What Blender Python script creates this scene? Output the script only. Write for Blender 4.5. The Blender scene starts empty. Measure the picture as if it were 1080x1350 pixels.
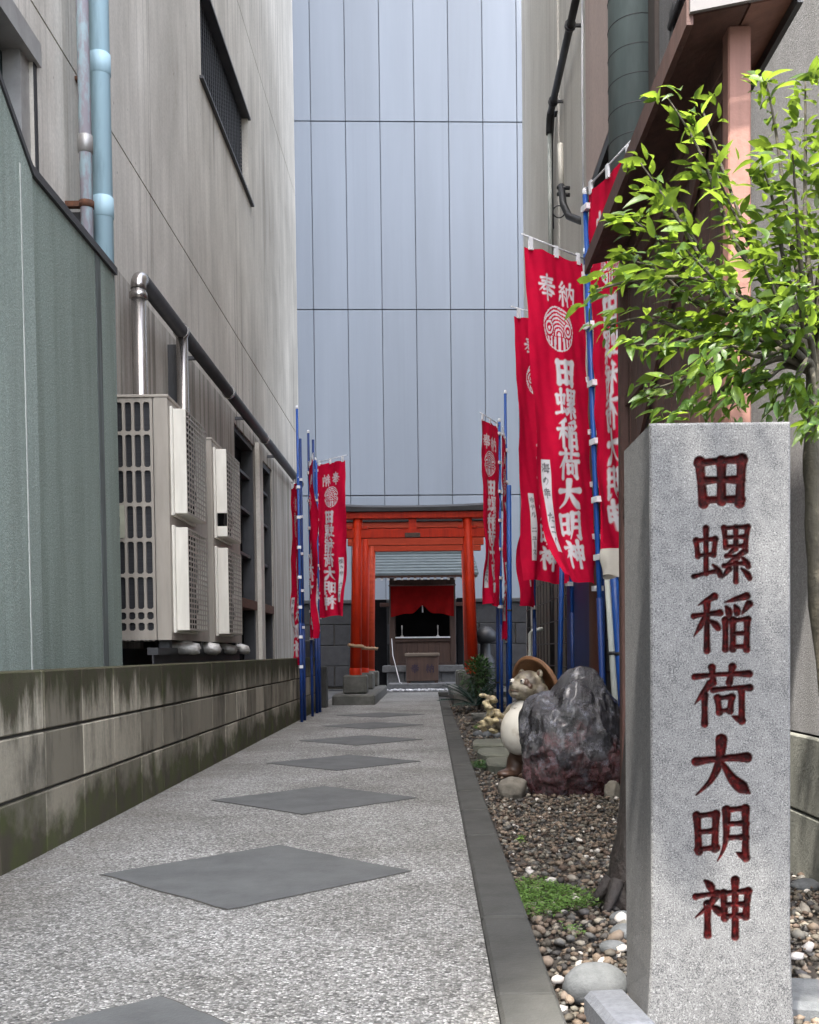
import bpy, bmesh, math, random
import numpy as np
from mathutils import Vector, Matrix, noise as mnoise
random.seed(7); rng = np.random.default_rng(7)
R = math.radians
sc = bpy.context.scene
C = sc.collection

# ------------------------------------------------------------------ camera, world, sun, exposure
F, CX, CY = 1425.0, 568.0, 909.0          # focal length and optical axis in photo pixels (1080 x 1350)
EYE = Vector((0, 0, 0.66))
cam = bpy.data.cameras.new('camera'); cam_o = bpy.data.objects.new('camera', cam); C.objects.link(cam_o)
cam.sensor_fit = 'HORIZONTAL'; cam.sensor_width = 36; cam.lens = F / 1080 * 36
cam.shift_x = (540 - CX) / 1080; cam.shift_y = (CY - 675) / 1080
cam.clip_start = 0.05; cam.clip_end = 600
CR = (Matrix.Rotation(R(88.0), 4, 'X') @ Matrix.Rotation(-0.0115, 4, 'Z'))
cam_o.matrix_world = Matrix.Translation(EYE) @ CR
sc.camera = cam_o

SUN = Vector((-0.20, -0.42, 0.885)).normalized()
w = bpy.data.worlds.new('World'); sc.world = w; w.use_nodes = True
nt = w.node_tree; bg = nt.nodes['Background']
sky = nt.nodes.new('ShaderNodeTexSky'); sky.sky_type = 'NISHITA'; sky.sun_disc = False
sky.sun_elevation = math.asin(SUN.z); sky.sun_rotation = math.atan2(SUN.x, SUN.y)
sky.air_density = 0.9; sky.dust_density = 4.0; sky.ozone_density = 1.6
hs = nt.nodes.new('ShaderNodeHueSaturation'); hs.inputs['Saturation'].default_value = 0.55   # thin summer haze whitens the blue
nt.links.new(sky.outputs[0], hs.inputs['Color']); nt.links.new(hs.outputs[0], bg.inputs[0]); bg.inputs[1].default_value = 0.15
sl = bpy.data.lights.new('sun', 'SUN'); sl.energy = 2.0; sl.angle = R(1.5); sl.color = (1, 0.95, 0.87)
so = bpy.data.objects.new('sun', sl); C.objects.link(so); so.location = (0, -5, 30)
so.rotation_euler = SUN.to_track_quat('Z', 'Y').to_euler()
vs = sc.view_settings; vs.view_transform = 'Standard'; vs.look = 'None'; vs.gamma = 1; vs.exposure = 2.95
vs.use_curve_mapping = False
try:
    sc.cycles.use_denoising = True; sc.cycles.denoiser = 'OPENIMAGEDENOISE'
except Exception: pass
sc.cycles.max_bounces = 8; sc.cycles.diffuse_bounces = 5

def at(px, py, Y):
    """photo pixel -> point at depth Y"""
    d = CR.to_3x3() @ Vector(((px - CX) / F, (CY - py) / F, -1))
    return EYE + d * (Y / d.y)

# ------------------------------------------------------------------ helpers
def off(parent):
    o = Vector((0, 0, 0))
    while parent: o += parent.location; parent = parent.parent
    return o
def link(o, parent=None):
    C.objects.link(o)
    if parent: o.parent = parent
    return o
def tag(o, label=None, cat=None, group=None, kind=None):
    if label: o['label'] = label
    if cat: o['category'] = cat
    if group: o['group'] = group
    if kind: o['kind'] = kind
    return o
def thing(name, loc, label, cat, group=None):
    o = bpy.data.objects.new(name, None); o.location = loc; o.empty_display_size = 0.1
    link(o); return tag(o, label, cat, group)
def copy_tree(o, parent=None):
    c = o.copy(); C.objects.link(c); c.parent = parent
    for ch in [x for x in C.objects if x.parent == o]: copy_tree(ch, c)
    return c

_sg = [(a, b, c) for a in (-1, 1) for b in (-1, 1) for c in (-1, 1)]
class MB:
    def __init__(s): s.v = []; s.f = []; s.sm = []
    def add(s, vs_, fs, smooth=False):
        n = len(s.v); s.v += [tuple(p) for p in vs_]; s.f += [tuple(i + n for i in f) for f in fs]; s.sm += [smooth] * len(fs); return s
    def box(s, x0, x1, y0, y1, z0, z1):
        v = [(x, y, z) for x in (x0, x1) for y in (y0, y1) for z in (z0, z1)]
        return s.add(v, [(0, 1, 3, 2), (4, 6, 7, 5), (0, 4, 5, 1), (2, 3, 7, 6), (0, 2, 6, 4), (1, 5, 7, 3)])
    def cbox(s, x0, x1, y0, y1, z0, z1, b=0.004, M=None):
        c = Vector(((x0 + x1) / 2, (y0 + y1) / 2, (z0 + z1) / 2)); h = ((x1 - x0) / 2, (y1 - y0) / 2, (z1 - z0) / 2)
        b = min(b, min(h) * 0.49); v = []; idx = {}
        for sg in _sg:
            for ax in range(3):
                p = [sg[k] * (h[k] - (0 if k == ax else b)) for k in range(3)]
                idx[(sg, ax)] = len(v); v.append(Vector(p))
        f = []
        for ax in range(3):
            o1, o2 = [k for k in range(3) if k != ax]
            for sgn in (-1, 1):
                q = []
                for a, bb in ((-1, -1), (1, -1), (1, 1), (-1, 1)):
                    t = [0, 0, 0]; t[ax] = sgn; t[o1] = a; t[o2] = bb; q.append(idx[(tuple(t), ax)])
                f.append(q)
            for a in (-1, 1):
                for bb in (-1, 1):
                    t = [0, 0, 0]; t[o1] = a; t[o2] = bb; t[ax] = -1; u = list(t); u[ax] = 1
                    f.append([idx[(tuple(t), o1)], idx[(tuple(t), o2)], idx[(tuple(u), o2)], idx[(tuple(u), o1)]])
        for sg in _sg: f.append([idx[(sg, 0)], idx[(sg, 1)], idx[(sg, 2)]])
        if M is not None: v = [M @ p for p in v]
        return s.add([p + c for p in v], f)
    def tube(s, pts, r, n=8, caps=True, smooth=True):
        pts = [Vector(p) for p in pts]; m = len(pts)
        rr = r if isinstance(r, (list, tuple)) else [r] * m
        vs_ = []; ref = None
        for i, p in enumerate(pts):
            t = (pts[min(i + 1, m - 1)] - pts[max(i - 1, 0)]).normalized()
            if ref is None: ref = Vector((0, 0, 1)) if abs(t.z) < 0.9 else Vector((1, 0, 0))
            a = (ref - t * ref.dot(t))
            if a.length < 1e-4: a = t.orthogonal()
            a.normalize(); b = t.cross(a); ref = a
            for k in range(n):
                q = 2 * math.pi * k / n; vs_.append(p + (a * math.cos(q) + b * math.sin(q)) * rr[i])
        fs = [(i * n + k, i * n + (k + 1) % n, (i + 1) * n + (k + 1) % n, (i + 1) * n + k) for i in range(m - 1) for k in range(n)]
        s.add(vs_, fs, smooth)
        if caps: s.f += [tuple(len(s.v) - len(vs_) + k for k in range(n))[::-1], tuple(len(s.v) - n + k for k in range(n))]; s.sm += [False, False]
        return s
    def prism_x(s, poly, x0, x1):   # poly of (y,z)
        n = len(poly); v = [(x0, y, z) for y, z in poly] + [(x1, y, z) for y, z in poly]
        return s.add(v, [tuple(range(n)), tuple(range(2 * n - 1, n - 1, -1))] + [(i, i + n, (i + 1) % n + n, (i + 1) % n) for i in range(n)])
    def lathe(s, prof, c, n=24, smooth=True):
        c = Vector(c); v = []
        for r, z in prof:
            for k in range(n): a = 2 * math.pi * k / n; v.append(c + Vector((r * math.cos(a), r * math.sin(a), z)))
        m = len(prof)
        return s.add(v, [(i * n + k, i * n + (k + 1) % n, (i + 1) * n + (k + 1) % n, (i + 1) * n + k) for i in range(m - 1) for k in range(n)], smooth)
    def mesh(s, name, o=Vector((0, 0, 0)), recalc=True):
        me = bpy.data.meshes.new(name)
        me.from_pydata([(a - o.x, b - o.y, c - o.z) for a, b, c in s.v], [], s.f)
        me.polygons.foreach_set('use_smooth', s.sm)
        if recalc:
            bm = bmesh.new(); bm.from_mesh(me); bmesh.ops.recalc_face_normals(bm, faces=bm.faces); bm.to_mesh(me); bm.free()
        me.update(); return me
    def build(s, name, mat, parent=None, loc=None):
        o = off(parent) if loc is None else Vector(loc)
        ob = bpy.data.objects.new(name, s.mesh(name, o)); ob.data.materials.append(mat)
        if loc is not None and not parent: ob.location = loc
        return link(ob, parent)

def np_mesh(name, v, f, mat, smooth=True):
    me = bpy.data.meshes.new(name); v = np.asarray(v, np.float32); f = np.asarray(f, np.int32)
    me.vertices.add(len(v)); me.vertices.foreach_set('co', v.ravel())
    k = f.shape[1]; me.loops.add(f.size); me.loops.foreach_set('vertex_index', f.ravel())
    me.polygons.add(len(f)); me.polygons.foreach_set('loop_start', np.arange(len(f), dtype=np.int32) * k)
    me.polygons.foreach_set('use_smooth', np.full(len(f), smooth))
    me.update(calc_edges=True); me.materials.append(mat); return me
def set_col(me, name, col):
    a = me.color_attributes.new(name, 'FLOAT_COLOR', 'POINT')
    c = np.ones((len(col), 4), np.float32); c[:, :3] = col; a.data.foreach_set('color', c.ravel())

# ------------------------------------------------------------------ materials
class NT:
    def __init__(s, name):
        s.m = bpy.data.materials.new(name); s.m.use_nodes = True; s.t = s.m.node_tree; s.n = s.t.nodes
        s.b = s.n['Principled BSDF']; s.out = s.n['Material Output']
    def node(s, ty, **kw):
        n = s.n.new('ShaderNode' + ty)
        for k, v in kw.items(): setattr(n, k, v)
        return n
    def put(s, sock, v):
        if hasattr(v, 'links'): s.t.links.new(v, sock)
        elif isinstance(v, (tuple, list)) and len(v) == 3 and sock.type == 'RGBA': sock.default_value = (*v, 1)
        else: sock.default_value = v
    def pos(s, sc_=(1, 1, 1), obj=False):
        if obj: p = s.node('TexCoord').outputs['Object']
        else: p = s.node('NewGeometry').outputs['Position']
        m = s.node('Mapping'); s.t.links.new(p, m.inputs[0]); m.inputs['Scale'].default_value = sc_; return m.outputs[0]
    def noise(s, vec, scale=5, det=6, rough=0.6):
        n = s.node('TexNoise'); s.put(n.inputs['Vector'], vec); n.inputs['Scale'].default_value = scale
        n.inputs['Detail'].default_value = det; n.inputs['Roughness'].default_value = rough; return n.outputs['Fac']
    def voro(s, vec, scale=5, feat='F1', out='Distance'):
        n = s.node('TexVoronoi', feature=feat); s.put(n.inputs['Vector'], vec); n.inputs['Scale'].default_value = scale; return n.outputs[out]
    def ramp(s, fac, stops):
        r = s.node('ValToRGB'); s.put(r.inputs[0], fac); e = r.color_ramp.elements
        while len(e) < len(stops): e.new(0.5)
        for el, (p, c) in zip(e, stops):
            el.position = p; el.color = (c, c, c, 1) if isinstance(c, (int, float)) else (*c, 1)
        return r.outputs[0]
    def mix(s, fac, a, b, mode='MIX'):
        m = s.node('Mix', data_type='RGBA', blend_type=mode); s.put(m.inputs[0], fac); s.put(m.inputs[6], a); s.put(m.inputs[7], b); return m.outputs[2]
    def math(s, op, a, b=0.0, c=None):
        m = s.node('Math', operation=op); s.put(m.inputs[0], a); s.put(m.inputs[1], b)
        if c is not None: s.put(m.inputs[2], c)
        return m.outputs[0]
    def xyz(s, vec):
        n = s.node('SeparateXYZ'); s.put(n.inputs[0], vec); return n.outputs
    def bump(s, h, strength=0.3, dist=0.01):
        b = s.node('Bump'); s.put(b.inputs['Height'], h); b.inputs['Strength'].default_value = strength; b.inputs['Distance'].default_value = dist
        s.t.links.new(b.outputs[0], s.b.inputs['Normal'])
    def fin(s, col, rough=0.8, metal=0, spec=0.5):
        s.put(s.b.inputs['Base Color'], col); s.put(s.b.inputs['Roughness'], rough); s.b.inputs['Metallic'].default_value = metal
        s.b.inputs['Specular IOR Level'].default_value = spec; return s.m

def simple(name, c, c2=None, scale=6, stretch=(1, 1, 1), rough=0.7, bump=0.0, bscale=60, metal=0, spec=0.5, obj=False, lo=0.35, hi=0.68, rand=0.0):
    t = NT(name); p = t.pos(stretch, obj)
    if c2 is None: c2 = tuple(x * 0.72 for x in c)
    f = t.ramp(t.noise(p, scale, 7, 0.65), [(lo, 0.0), (hi, 1.0)]); col = t.mix(f, c, c2)
    if rand:
        r = t.node('ObjectInfo').outputs['Random']; col = t.mix(1.0, col, t.ramp(r, [(0, 1 - rand), (1, 1.0)]), 'MULTIPLY')
    if bump: t.bump(t.noise(t.pos((1, 1, 1), obj), bscale, 5), bump, 0.01)
    return t.fin(col, rough, metal, spec)

def board_concrete(name, c, c2, dark, ax='Y', bw=0.2, streak=0.0):
    t = NT(name); g = t.node('NewGeometry').outputs['Position']; x = t.xyz(g)
    f1 = t.ramp(t.noise(t.pos((1, 1, 0.45)), 1.5, 9, 0.68), [(0.34, 0.0), (0.66, 1.0)]); col = t.mix(f1, c, c2)
    f4 = t.ramp(t.noise(t.pos((4, 4, 0.35)), 1.3, 8, 0.7), [(0.40, 0.0), (0.70, 0.55)]); col = t.mix(f4, col, c2)
    gate = t.ramp(t.noise(t.pos((1, 1, 0.7)), 0.7, 4, 0.6), [(0.40, streak), (0.62, 1.0)])
    f2 = t.ramp(t.noise(t.pos((11, 11, 0.10)), 1.0, 6, 0.7), [(0.50 - .06 * streak, 0.0), (0.66 - .06 * streak, 0.8)]); col = t.mix(t.math('MULTIPLY', f2, gate), col, dark)
    f3 = t.ramp(t.noise(t.pos(), 0.38, 5, 0.6), [(0.38, 0.0), (0.75, 0.35)]); col = t.mix(f3, col, dark)
    sp = t.ramp(t.noise(t.pos(), 42, 5, 0.75), [(0.35, 0.88), (0.65, 1.07)]); col = t.mix(1.0, col, sp, 'MULTIPLY')
    wob = t.math('ADD', x[ax], t.math('MULTIPLY', t.noise(t.pos(), 0.6, 3), 0.06))
    fr = t.math('FRACT', t.math('DIVIDE', wob, bw)); ln = t.ramp(fr, [(0.0, 1.0), (0.02, 0.0)])
    bid = t.node('TexWhiteNoise', noise_dimensions='1D'); t.put(bid.inputs['W'], t.math('FLOOR', t.math('DIVIDE', wob, bw)))
    lnv = t.math('MULTIPLY', ln, t.ramp(t.noise(t.pos((1, 1, 0.5)), 1.1, 5), [(0.42, 0.05), (0.62, 1.0)]))
    col = t.mix(1.0, col, t.ramp(bid.outputs['Value'], [(0, 0.93), (1, 1.04)]), 'MULTIPLY')
    col = t.mix(t.math('MULTIPLY', lnv, 0.5), col, dark)
    pin = t.ramp(t.voro(t.pos((1, 1, 0.55)), 6.5), [(0.022, 1.0), (0.05, 0.0)])
    col = t.mix(t.math('MULTIPLY', pin, 0.8), col, tuple(q * .35 for q in dark))
    h = t.math('SUBTRACT', t.math('ADD', t.noise(t.pos((14, 14, 4)), 1, 8, 0.7), t.math('MULTIPLY', bid.outputs['Value'], 0.2)), t.math('ADD', t.math('MULTIPLY', lnv, 0.6), t.math('MULTIPLY', pin, 1.2)))
    t.bump(h, 0.35, 0.006)
    return t.fin(col, 0.85, 0, 0.3)

def roughcast(name, c, c2, stain, scale=55):
    t = NT(name); p = t.pos()
    col = t.mix(t.ramp(t.noise(p, 90, 4, 0.7), [(0.35, 0.0), (0.65, 1.0)]), c, c2)
    col = t.mix(t.ramp(t.noise(t.pos((3, 3, 0.25)), 1.3, 7, 0.66), [(0.42, 0.0), (0.66, 0.75)]), col, stain)
    col = t.mix(1.0, col, t.ramp(t.noise(p, 170, 3, 0.7), [(0.36, 0.72), (0.62, 1.12)]), 'MULTIPLY')
    h = t.math('ADD', t.noise(p, scale * 3.0, 6, 0.8), t.math('MULTIPLY', t.voro(p, scale * 2.2), 0.5))
    t.bump(h, 0.6, 0.006); return t.fin(col, 0.9, 0, 0.2)

def aggregate():
    t = NT('exposed_aggregate'); p = t.pos((1, 1.0, 1))
    cell = t.node('TexVoronoi', feature='F1'); t.put(cell.inputs['Vector'], p); cell.inputs['Scale'].default_value = 150
    hsv = t.node('SeparateColor'); t.t.links.new(cell.outputs['Color'], hsv.inputs[0])
    col = t.ramp(hsv.outputs[0], [(0.0, (0.06, 0.059, 0.056)), (0.25, (0.17, 0.168, 0.158)), (0.55, (0.275, 0.272, 0.257)), (0.8, (0.40, 0.396, 0.375)), (1.0, (0.58, 0.575, 0.55))])
    edge = t.ramp(t.voro(p, 150, 'DISTANCE_TO_EDGE'), [(0.0, 1.0), (0.16, 0.0)])
    col = t.mix(t.math('MULTIPLY', edge, 0.85), col, (0.085, 0.083, 0.076))
    d = t.ramp(t.noise(t.pos(), 1.3, 8, 0.7), [(0.40, 0.0), (0.62, 0.9)])
    col = t.mix(d, col, t.mix(1.0, col, (0.62, 0.61, 0.585), 'MULTIPLY'))
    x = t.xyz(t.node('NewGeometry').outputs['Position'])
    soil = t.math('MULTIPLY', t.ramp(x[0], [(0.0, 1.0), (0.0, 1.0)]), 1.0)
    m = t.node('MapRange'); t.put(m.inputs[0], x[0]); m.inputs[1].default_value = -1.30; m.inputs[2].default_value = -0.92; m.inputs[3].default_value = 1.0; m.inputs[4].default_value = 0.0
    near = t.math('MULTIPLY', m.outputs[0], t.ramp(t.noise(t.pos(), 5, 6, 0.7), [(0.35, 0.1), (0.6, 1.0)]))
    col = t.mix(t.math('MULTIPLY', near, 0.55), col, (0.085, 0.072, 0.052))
    t.bump(t.math('SUBTRACT', 1.0, t.voro(p, 150)), 0.55, 0.008)
    return t.fin(col, 0.7, 0, 0.35)

def granite(name, base=(0.155, 0.155, 0.153), paint=False, dk=(0.028, 0.028, 0.03), fine=1.0):
    t = NT(name); p = t.pos()
    n1 = t.noise(p, 400 * fine, 4, 0.75); n2 = t.noise(p, 640 * fine, 2, 0.6)
    col = t.mix(t.ramp(n2, [(0.38, 0.0), (0.62, 1.0)]), base, tuple(c * 0.62 for c in base))
    cl = t.math('MULTIPLY', t.math('SUBTRACT', t.noise(p, 55 * fine, 4, 0.6), 0.5), 0.24)
    col = t.mix(t.ramp(t.math('ADD', n1, cl), [(0.49, 0.0), (0.585, 0.92)]), col, dk)
    col = t.mix(t.ramp(t.noise(t.pos((9, 9, .5)), 1.0, 6, .65), [(0.48, 0.0), (0.70, 0.35)]), col, (0.06, 0.059, 0.055))
    col = t.mix(t.ramp(t.noise(p, 260 * fine, 3), [(0.56, 0.0), (0.68, 0.6)]), col, (0.27, 0.27, 0.267))
    col = t.mix(t.ramp(t.noise(t.pos((2, 2, 1)), 2.2, 5), [(0.40, 0.0), (0.70, 0.5)]), col, t.mix(1.0, col, (0.60, 0.60, 0.60), 'MULTIPLY'))
    if paint:
        a = t.node('VertexColor', layer_name='paint')
        f = t.xyz(a.outputs[0])[0]
        ch = t.ramp(t.noise(p, 90, 5, 0.7), [(0.40, (0.006, 0.001, 0.001)), (0.55, (0.024, 0.002, 0.002)), (0.70, (0.062, 0.004, 0.004))])
        f2 = t.math('MULTIPLY', f, t.ramp(t.noise(p, 150, 5, 0.8), [(0.27, 0.25), (0.36, 1.0)]))
        col = t.mix(f2, col, ch)
    t.bump(t.noise(p, 350, 4), 0.12, 0.002)
    m_ = t.fin(col, 0.62, 0, 0.4)
    if paint: t.put(t.b.inputs['Specular IOR Level'], t.math('SUBTRACT', 0.4, t.math('MULTIPLY', f2, 0.34)))
    return m_

def block_mat():
    t = NT('stained_block'); g = t.node('NewGeometry').outputs['Position']; x = t.xyz(g)
    r = t.node('ObjectInfo').outputs['Random']
    base = t.ramp(r, [(0, (0.16, 0.142, 0.104)), (0.5, (0.29, 0.26, 0.195)), (1, (0.47, 0.425, 0.33))])
    col = t.mix(t.ramp(t.noise(t.pos(), 60, 5, 0.7), [(0.35, 0), (0.7, 0.35)]), base, (0.16, 0.15, 0.13))
    big = t.ramp(t.noise(t.pos((1, 1, 1)), 2.6, 5, 0.6), [(0.40, 0.0), (0.62, 1.0)])
    st = t.noise(t.pos((5, 5, 1.2)), 1.0, 9, 0.74)
    col = t.mix(t.math('MULTIPLY', t.ramp(st, [(0.42, 0.0), (0.58, 0.95)]), t.math('ADD', t.math('MULTIPLY', big, 0.75), 0.2)), col, (0.075, 0.068, 0.052))
    mp = t.node('MapRange'); t.put(mp.inputs[0], t.math('ADD', x[2], t.math('MULTIPLY', t.math('SUBTRACT', st, 0.5), 0.6)))
    mp.inputs[1].default_value = 0.41; mp.inputs[2].default_value = 0.53
    col = t.mix(t.math('MULTIPLY', mp.outputs[0], 0.92), col, t.mix(t.ramp(t.noise(t.pos(), 14, 6, 0.7), [(0.38, 0), (0.62, 1)]), (0.034, 0.039, 0.012), (0.046, 0.038, 0.023)))
    mb = t.node('MapRange'); t.put(mb.inputs[0], t.math('ADD', x[2], t.math('MULTIPLY', t.math('SUBTRACT', t.noise(t.pos((2, 2, 2)), 1.6, 7, 0.65), 0.5), 0.55)))
    mb.inputs[1].default_value = 0.19; mb.inputs[2].default_value = 0.09
    col = t.mix(t.math('MULTIPLY', mb.outputs[0], 0.9), col, t.mix(t.ramp(t.noise(t.pos(), 7, 6), [(0.4, 0), (0.6, 1)]), (0.052, 0.060, 0.018), (0.050, 0.043, 0.028)))
    t.bump(t.noise(t.pos(), 130, 6, 0.75), 0.45, 0.006); return t.fin(col, 0.92, 0, 0.2)

def attr_mat(name, layer, rough=0.8, transl=0.0, bump=0.0, bscale=300):
    t = NT(name); a = t.node('VertexColor', layer_name=layer).outputs[0]
    n = t.noise(t.pos(), 14, 6); col = t.mix(1.0, a, t.ramp(n, [(0.3, 0.86), (0.7, 1.04)]), 'MULTIPLY')
    m = t.fin(col, rough, 0, 0.12)
    if bump: t.bump(t.noise(t.pos(), bscale, 4), bump, 0.002)
    if transl:
        tr = t.node('BsdfTranslucent'); t.put(tr.inputs[0], col); ms = t.node('MixShader'); ms.inputs[0].default_value = transl
        t.t.links.new(t.b.outputs[0], ms.inputs[1]); t.t.links.new(tr.outputs[0], ms.inputs[2]); t.t.links.new(ms.outputs[0], t.out.inputs[0])
    return m

def leaf_mat(name, c1, c2, tc):
    t = NT(name); r = t.node('ObjectInfo').outputs['Random']
    n = t.noise(t.pos(), 22, 3); k = t.math('FRACT', t.math('ADD', t.math('MULTIPLY', r, 3.7), t.math('MULTIPLY', n, 1.3)))
    g_ = t.ramp(k, [(0.0, c1), (0.45, tuple((a + b) / 2 for a, b in zip(c1, c2))), (0.8, c2), (1.0, tuple(x * 1.15 for x in c2))])
    col = t.mix(1.0, g_, t.ramp(t.noise(t.pos(), 160, 4, 0.7), [(0.35, 0.75), (0.65, 1.1)]), 'MULTIPLY'); m = t.fin(col, 0.42, 0, 0.4)
    t.bump(t.noise(t.pos(), 240, 3), 0.25, 0.003)
    tr = t.node('BsdfTranslucent'); t.put(tr.inputs[0], t.ramp(k, [(0.0, tuple(x * 0.35 for x in tc)), (0.5, tuple(x * 0.75 for x in tc)), (1.0, tc)]))
    ms = t.node('MixShader'); ms.inputs[0].default_value = 0.42
    t.t.links.new(t.b.outputs[0], ms.inputs[1]); t.t.links.new(tr.outputs[0], ms.inputs[2]); t.t.links.new(ms.outputs[0], t.out.inputs[0])
    return m

def rock_mat():
    t = NT('purple_jasper'); p = t.pos((1, 1, 1)); x = t.xyz(t.node('NewGeometry').outputs['Position'])
    n = t.noise(t.pos((1, 1, 1.2)), 5.0, 9, 0.66)
    n2 = t.noise(t.pos((1.3, 1.3, 0.8)), 12, 9, 0.72)
    col = t.ramp(n, [(0.34, (0.002, 0.002, 0.003)), (0.44, (0.007, 0.006, 0.008)), (0.51, (0.032, 0.031, 0.039)), (0.56, (0.007, 0.005, 0.006)), (0.66, (0.06, 0.057, 0.066))])
    low = t.node('MapRange'); t.put(low.inputs[0], t.math('ADD', x[2], t.math('MULTIPLY', t.math('SUBTRACT', t.noise(t.pos(), 6.5, 7, 0.65), 0.5), 1.1))); low.inputs[1].default_value = 0.24; low.inputs[2].default_value = 0.12
    red = t.ramp(n2, [(0.36, (0.005, 0.002, 0.002)), (0.46, (0.048, 0.007, 0.007)), (0.52, (0.13, 0.062, 0.068)), (0.57, (0.020, 0.004, 0.004)), (0.68, (0.08, 0.022, 0.022))])  # the pink stop is a highlight painted among the reds
    col = t.mix(t.math('MULTIPLY', low.outputs[0], 0.9), col, red)
    col = t.mix(t.ramp(t.noise(p, 16, 9, 0.8), [(0.54, 0.0), (0.64, 0.75)]), col, (0.15, 0.154, 0.185))  # bluish-white highlights painted into the rock colour
    t.bump(t.math('ADD', t.voro(t.pos((1, 1, .7)), 13), t.math('MULTIPLY', n2, 1.2)), 0.7, 0.03)
    return (t.b.inputs['Coat Weight'].__setattr__('default_value', 0.5), t.b.inputs['Coat Roughness'].__setattr__('default_value', 0.18), t.fin(col, t.ramp(n2, [(0.4, 0.16), (0.7, 0.38)]), 0, 0.8))[-1]

def panel_mat():
    t = NT('pale_metal_panel'); p = t.pos((1.2, 1, 0.10))
    r = t.node('ObjectInfo').outputs['Random']
    col = t.mix(t.ramp(t.noise(p, 1.6, 6, 0.6), [(0.3, 0.0), (0.7, 1.0)]), (0.195, 0.222, 0.260), (0.168, 0.192, 0.226))
    col = t.mix(1.0, col, t.ramp(r, [(0, 0.90), (1, 1.0)]), 'MULTIPLY')
    col = t.mix(t.ramp(t.noise(t.pos((10, 1, 0.08)), 1.0, 6, 0.6), [(0.55, 0), (0.8, 0.35)]), col, (0.135, 0.155, 0.185))
    t.bump(t.noise(t.pos((0.9, 1, 0.5)), 1.2, 2), 0.12, 0.02)
    return t.fin(col, 0.48, 0.0, 0.5)

def wood(name, c, c2, ax=(14, 14, 0.8), rough=0.7, rand=0.25):
    return simple(name, c, c2, 1.6, ax, rough, 0.25, 40, rand=rand, lo=0.3, hi=0.7)

m_conc = board_concrete('board_marked_concrete', (0.73, 0.685, 0.60), (0.48, 0.445, 0.38), (0.15, 0.132, 0.107), bw=0.31)
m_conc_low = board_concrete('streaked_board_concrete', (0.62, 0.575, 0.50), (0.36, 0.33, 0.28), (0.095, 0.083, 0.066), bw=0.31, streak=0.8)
m_conc_r = board_concrete('pinkish_board_concrete', (0.58, 0.46, 0.41), (0.48, 0.38, 0.345), (0.24, 0.185, 0.17), 'Y', 0.35)
m_conc_f = board_concrete('beige_board_concrete', (0.70, 0.68, 0.62), (0.61, 0.585, 0.53), (0.30, 0.28, 0.25), 'Y', 0.45)
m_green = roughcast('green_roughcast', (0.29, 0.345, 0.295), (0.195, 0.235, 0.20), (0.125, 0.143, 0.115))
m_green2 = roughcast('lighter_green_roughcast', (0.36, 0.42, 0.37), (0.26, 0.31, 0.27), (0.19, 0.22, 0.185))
m_stucco = roughcast('grey_roughcast', (0.29, 0.285, 0.285), (0.20, 0.196, 0.198), (0.165, 0.16, 0.157), 95)
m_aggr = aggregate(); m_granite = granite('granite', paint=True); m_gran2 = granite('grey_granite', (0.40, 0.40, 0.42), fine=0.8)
m_block = block_mat(); m_panel = panel_mat(); m_rock = rock_mat()
m_mortar = simple('dark_joint', (0.06, 0.055, 0.045), rough=0.95)
m_dark = simple('dark_void', (0.012, 0.012, 0.014), rough=0.9, spec=0.1)
m_diamond = simple('smooth_grey_slab', (0.090, 0.093, 0.091), (0.060, 0.062, 0.061), 7, rough=0.75, bump=0.25, bscale=120)
m_kerb = simple('old_kerb_concrete', (0.058, 0.057, 0.051), (0.031, 0.031, 0.026), 8, rough=0.9, bump=0.35, bscale=140, rand=0.2)
m_plinthc = simple('grey_green_concrete', (0.19, 0.19, 0.165), (0.11, 0.112, 0.095), 6, (2, 2, 0.7), rough=0.9, bump=0.35, bscale=110)
m_asph = simple('asphalt', (0.05, 0.05, 0.05), rough=0.95, bump=0.3)
m_soil = simple('dark_soil', (0.045, 0.037, 0.028), (0.025, 0.02, 0.016), 30, rough=0.95, bump=0.5)
m_red = attr_mat('printed_flag_cloth', 'print', 0.75, 0.22, 0.2, 900)
m_white = simple('white_cloth_tape', (0.72, 0.72, 0.74), rough=0.8)
m_blue = simple('blue_coated_steel', (0.007, 0.062, 0.27), (0.006, 0.045, 0.20), 4, rough=0.42, spec=0.35)
m_navy = simple('dark_blue_steel', (0.007, 0.032, 0.15), (0.005, 0.022, 0.10), 5, rough=0.45, spec=0.3)
m_verm = simple('vermilion_paint', (0.44, 0.022, 0.002), (0.27, 0.012, 0.002), 5, (6, 6, 0.6), 0.55, 0.25, 40, spec=0.2)
m_verm2 = simple('faded_vermilion_paint', (0.44, 0.048, 0.016), (0.33, 0.032, 0.009), 4, (1, 6, 6), 0.55, 0.1, 40, spec=0.25)
m_black = simple('black_plastic', (0.015, 0.015, 0.017), rough=0.5)
m_ac = simple('beige_grey_enamel', (0.34, 0.305, 0.255), (0.27, 0.24, 0.20), 4, (4, 4, 0.6), 0.45)
m_acw = simple('off_white_enamel', (0.66, 0.63, 0.55), (0.54, 0.51, 0.44), 4, (4, 4, 0.6), 0.42)
m_fin = simple('coil_fins', (0.035, 0.035, 0.038), (0.014, 0.014, 0.016), 1.0, (1, 1, 240), 0.5, metal=0.4)
m_steel = simple('brushed_stainless', (0.46, 0.43, 0.40), (0.33, 0.31, 0.29), 3, (8, 8, 0.5), 0.26, metal=0.9)
m_dsteel = simple('dark_steel', (0.06, 0.06, 0.062), rough=0.5, metal=0.3)
m_pipe = simple('pale_blue_paint', (0.36, 0.52, 0.58), (0.26, 0.38, 0.43), 6, (3, 3, 0.5), 0.55, lo=0.5, hi=0.75)
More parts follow.
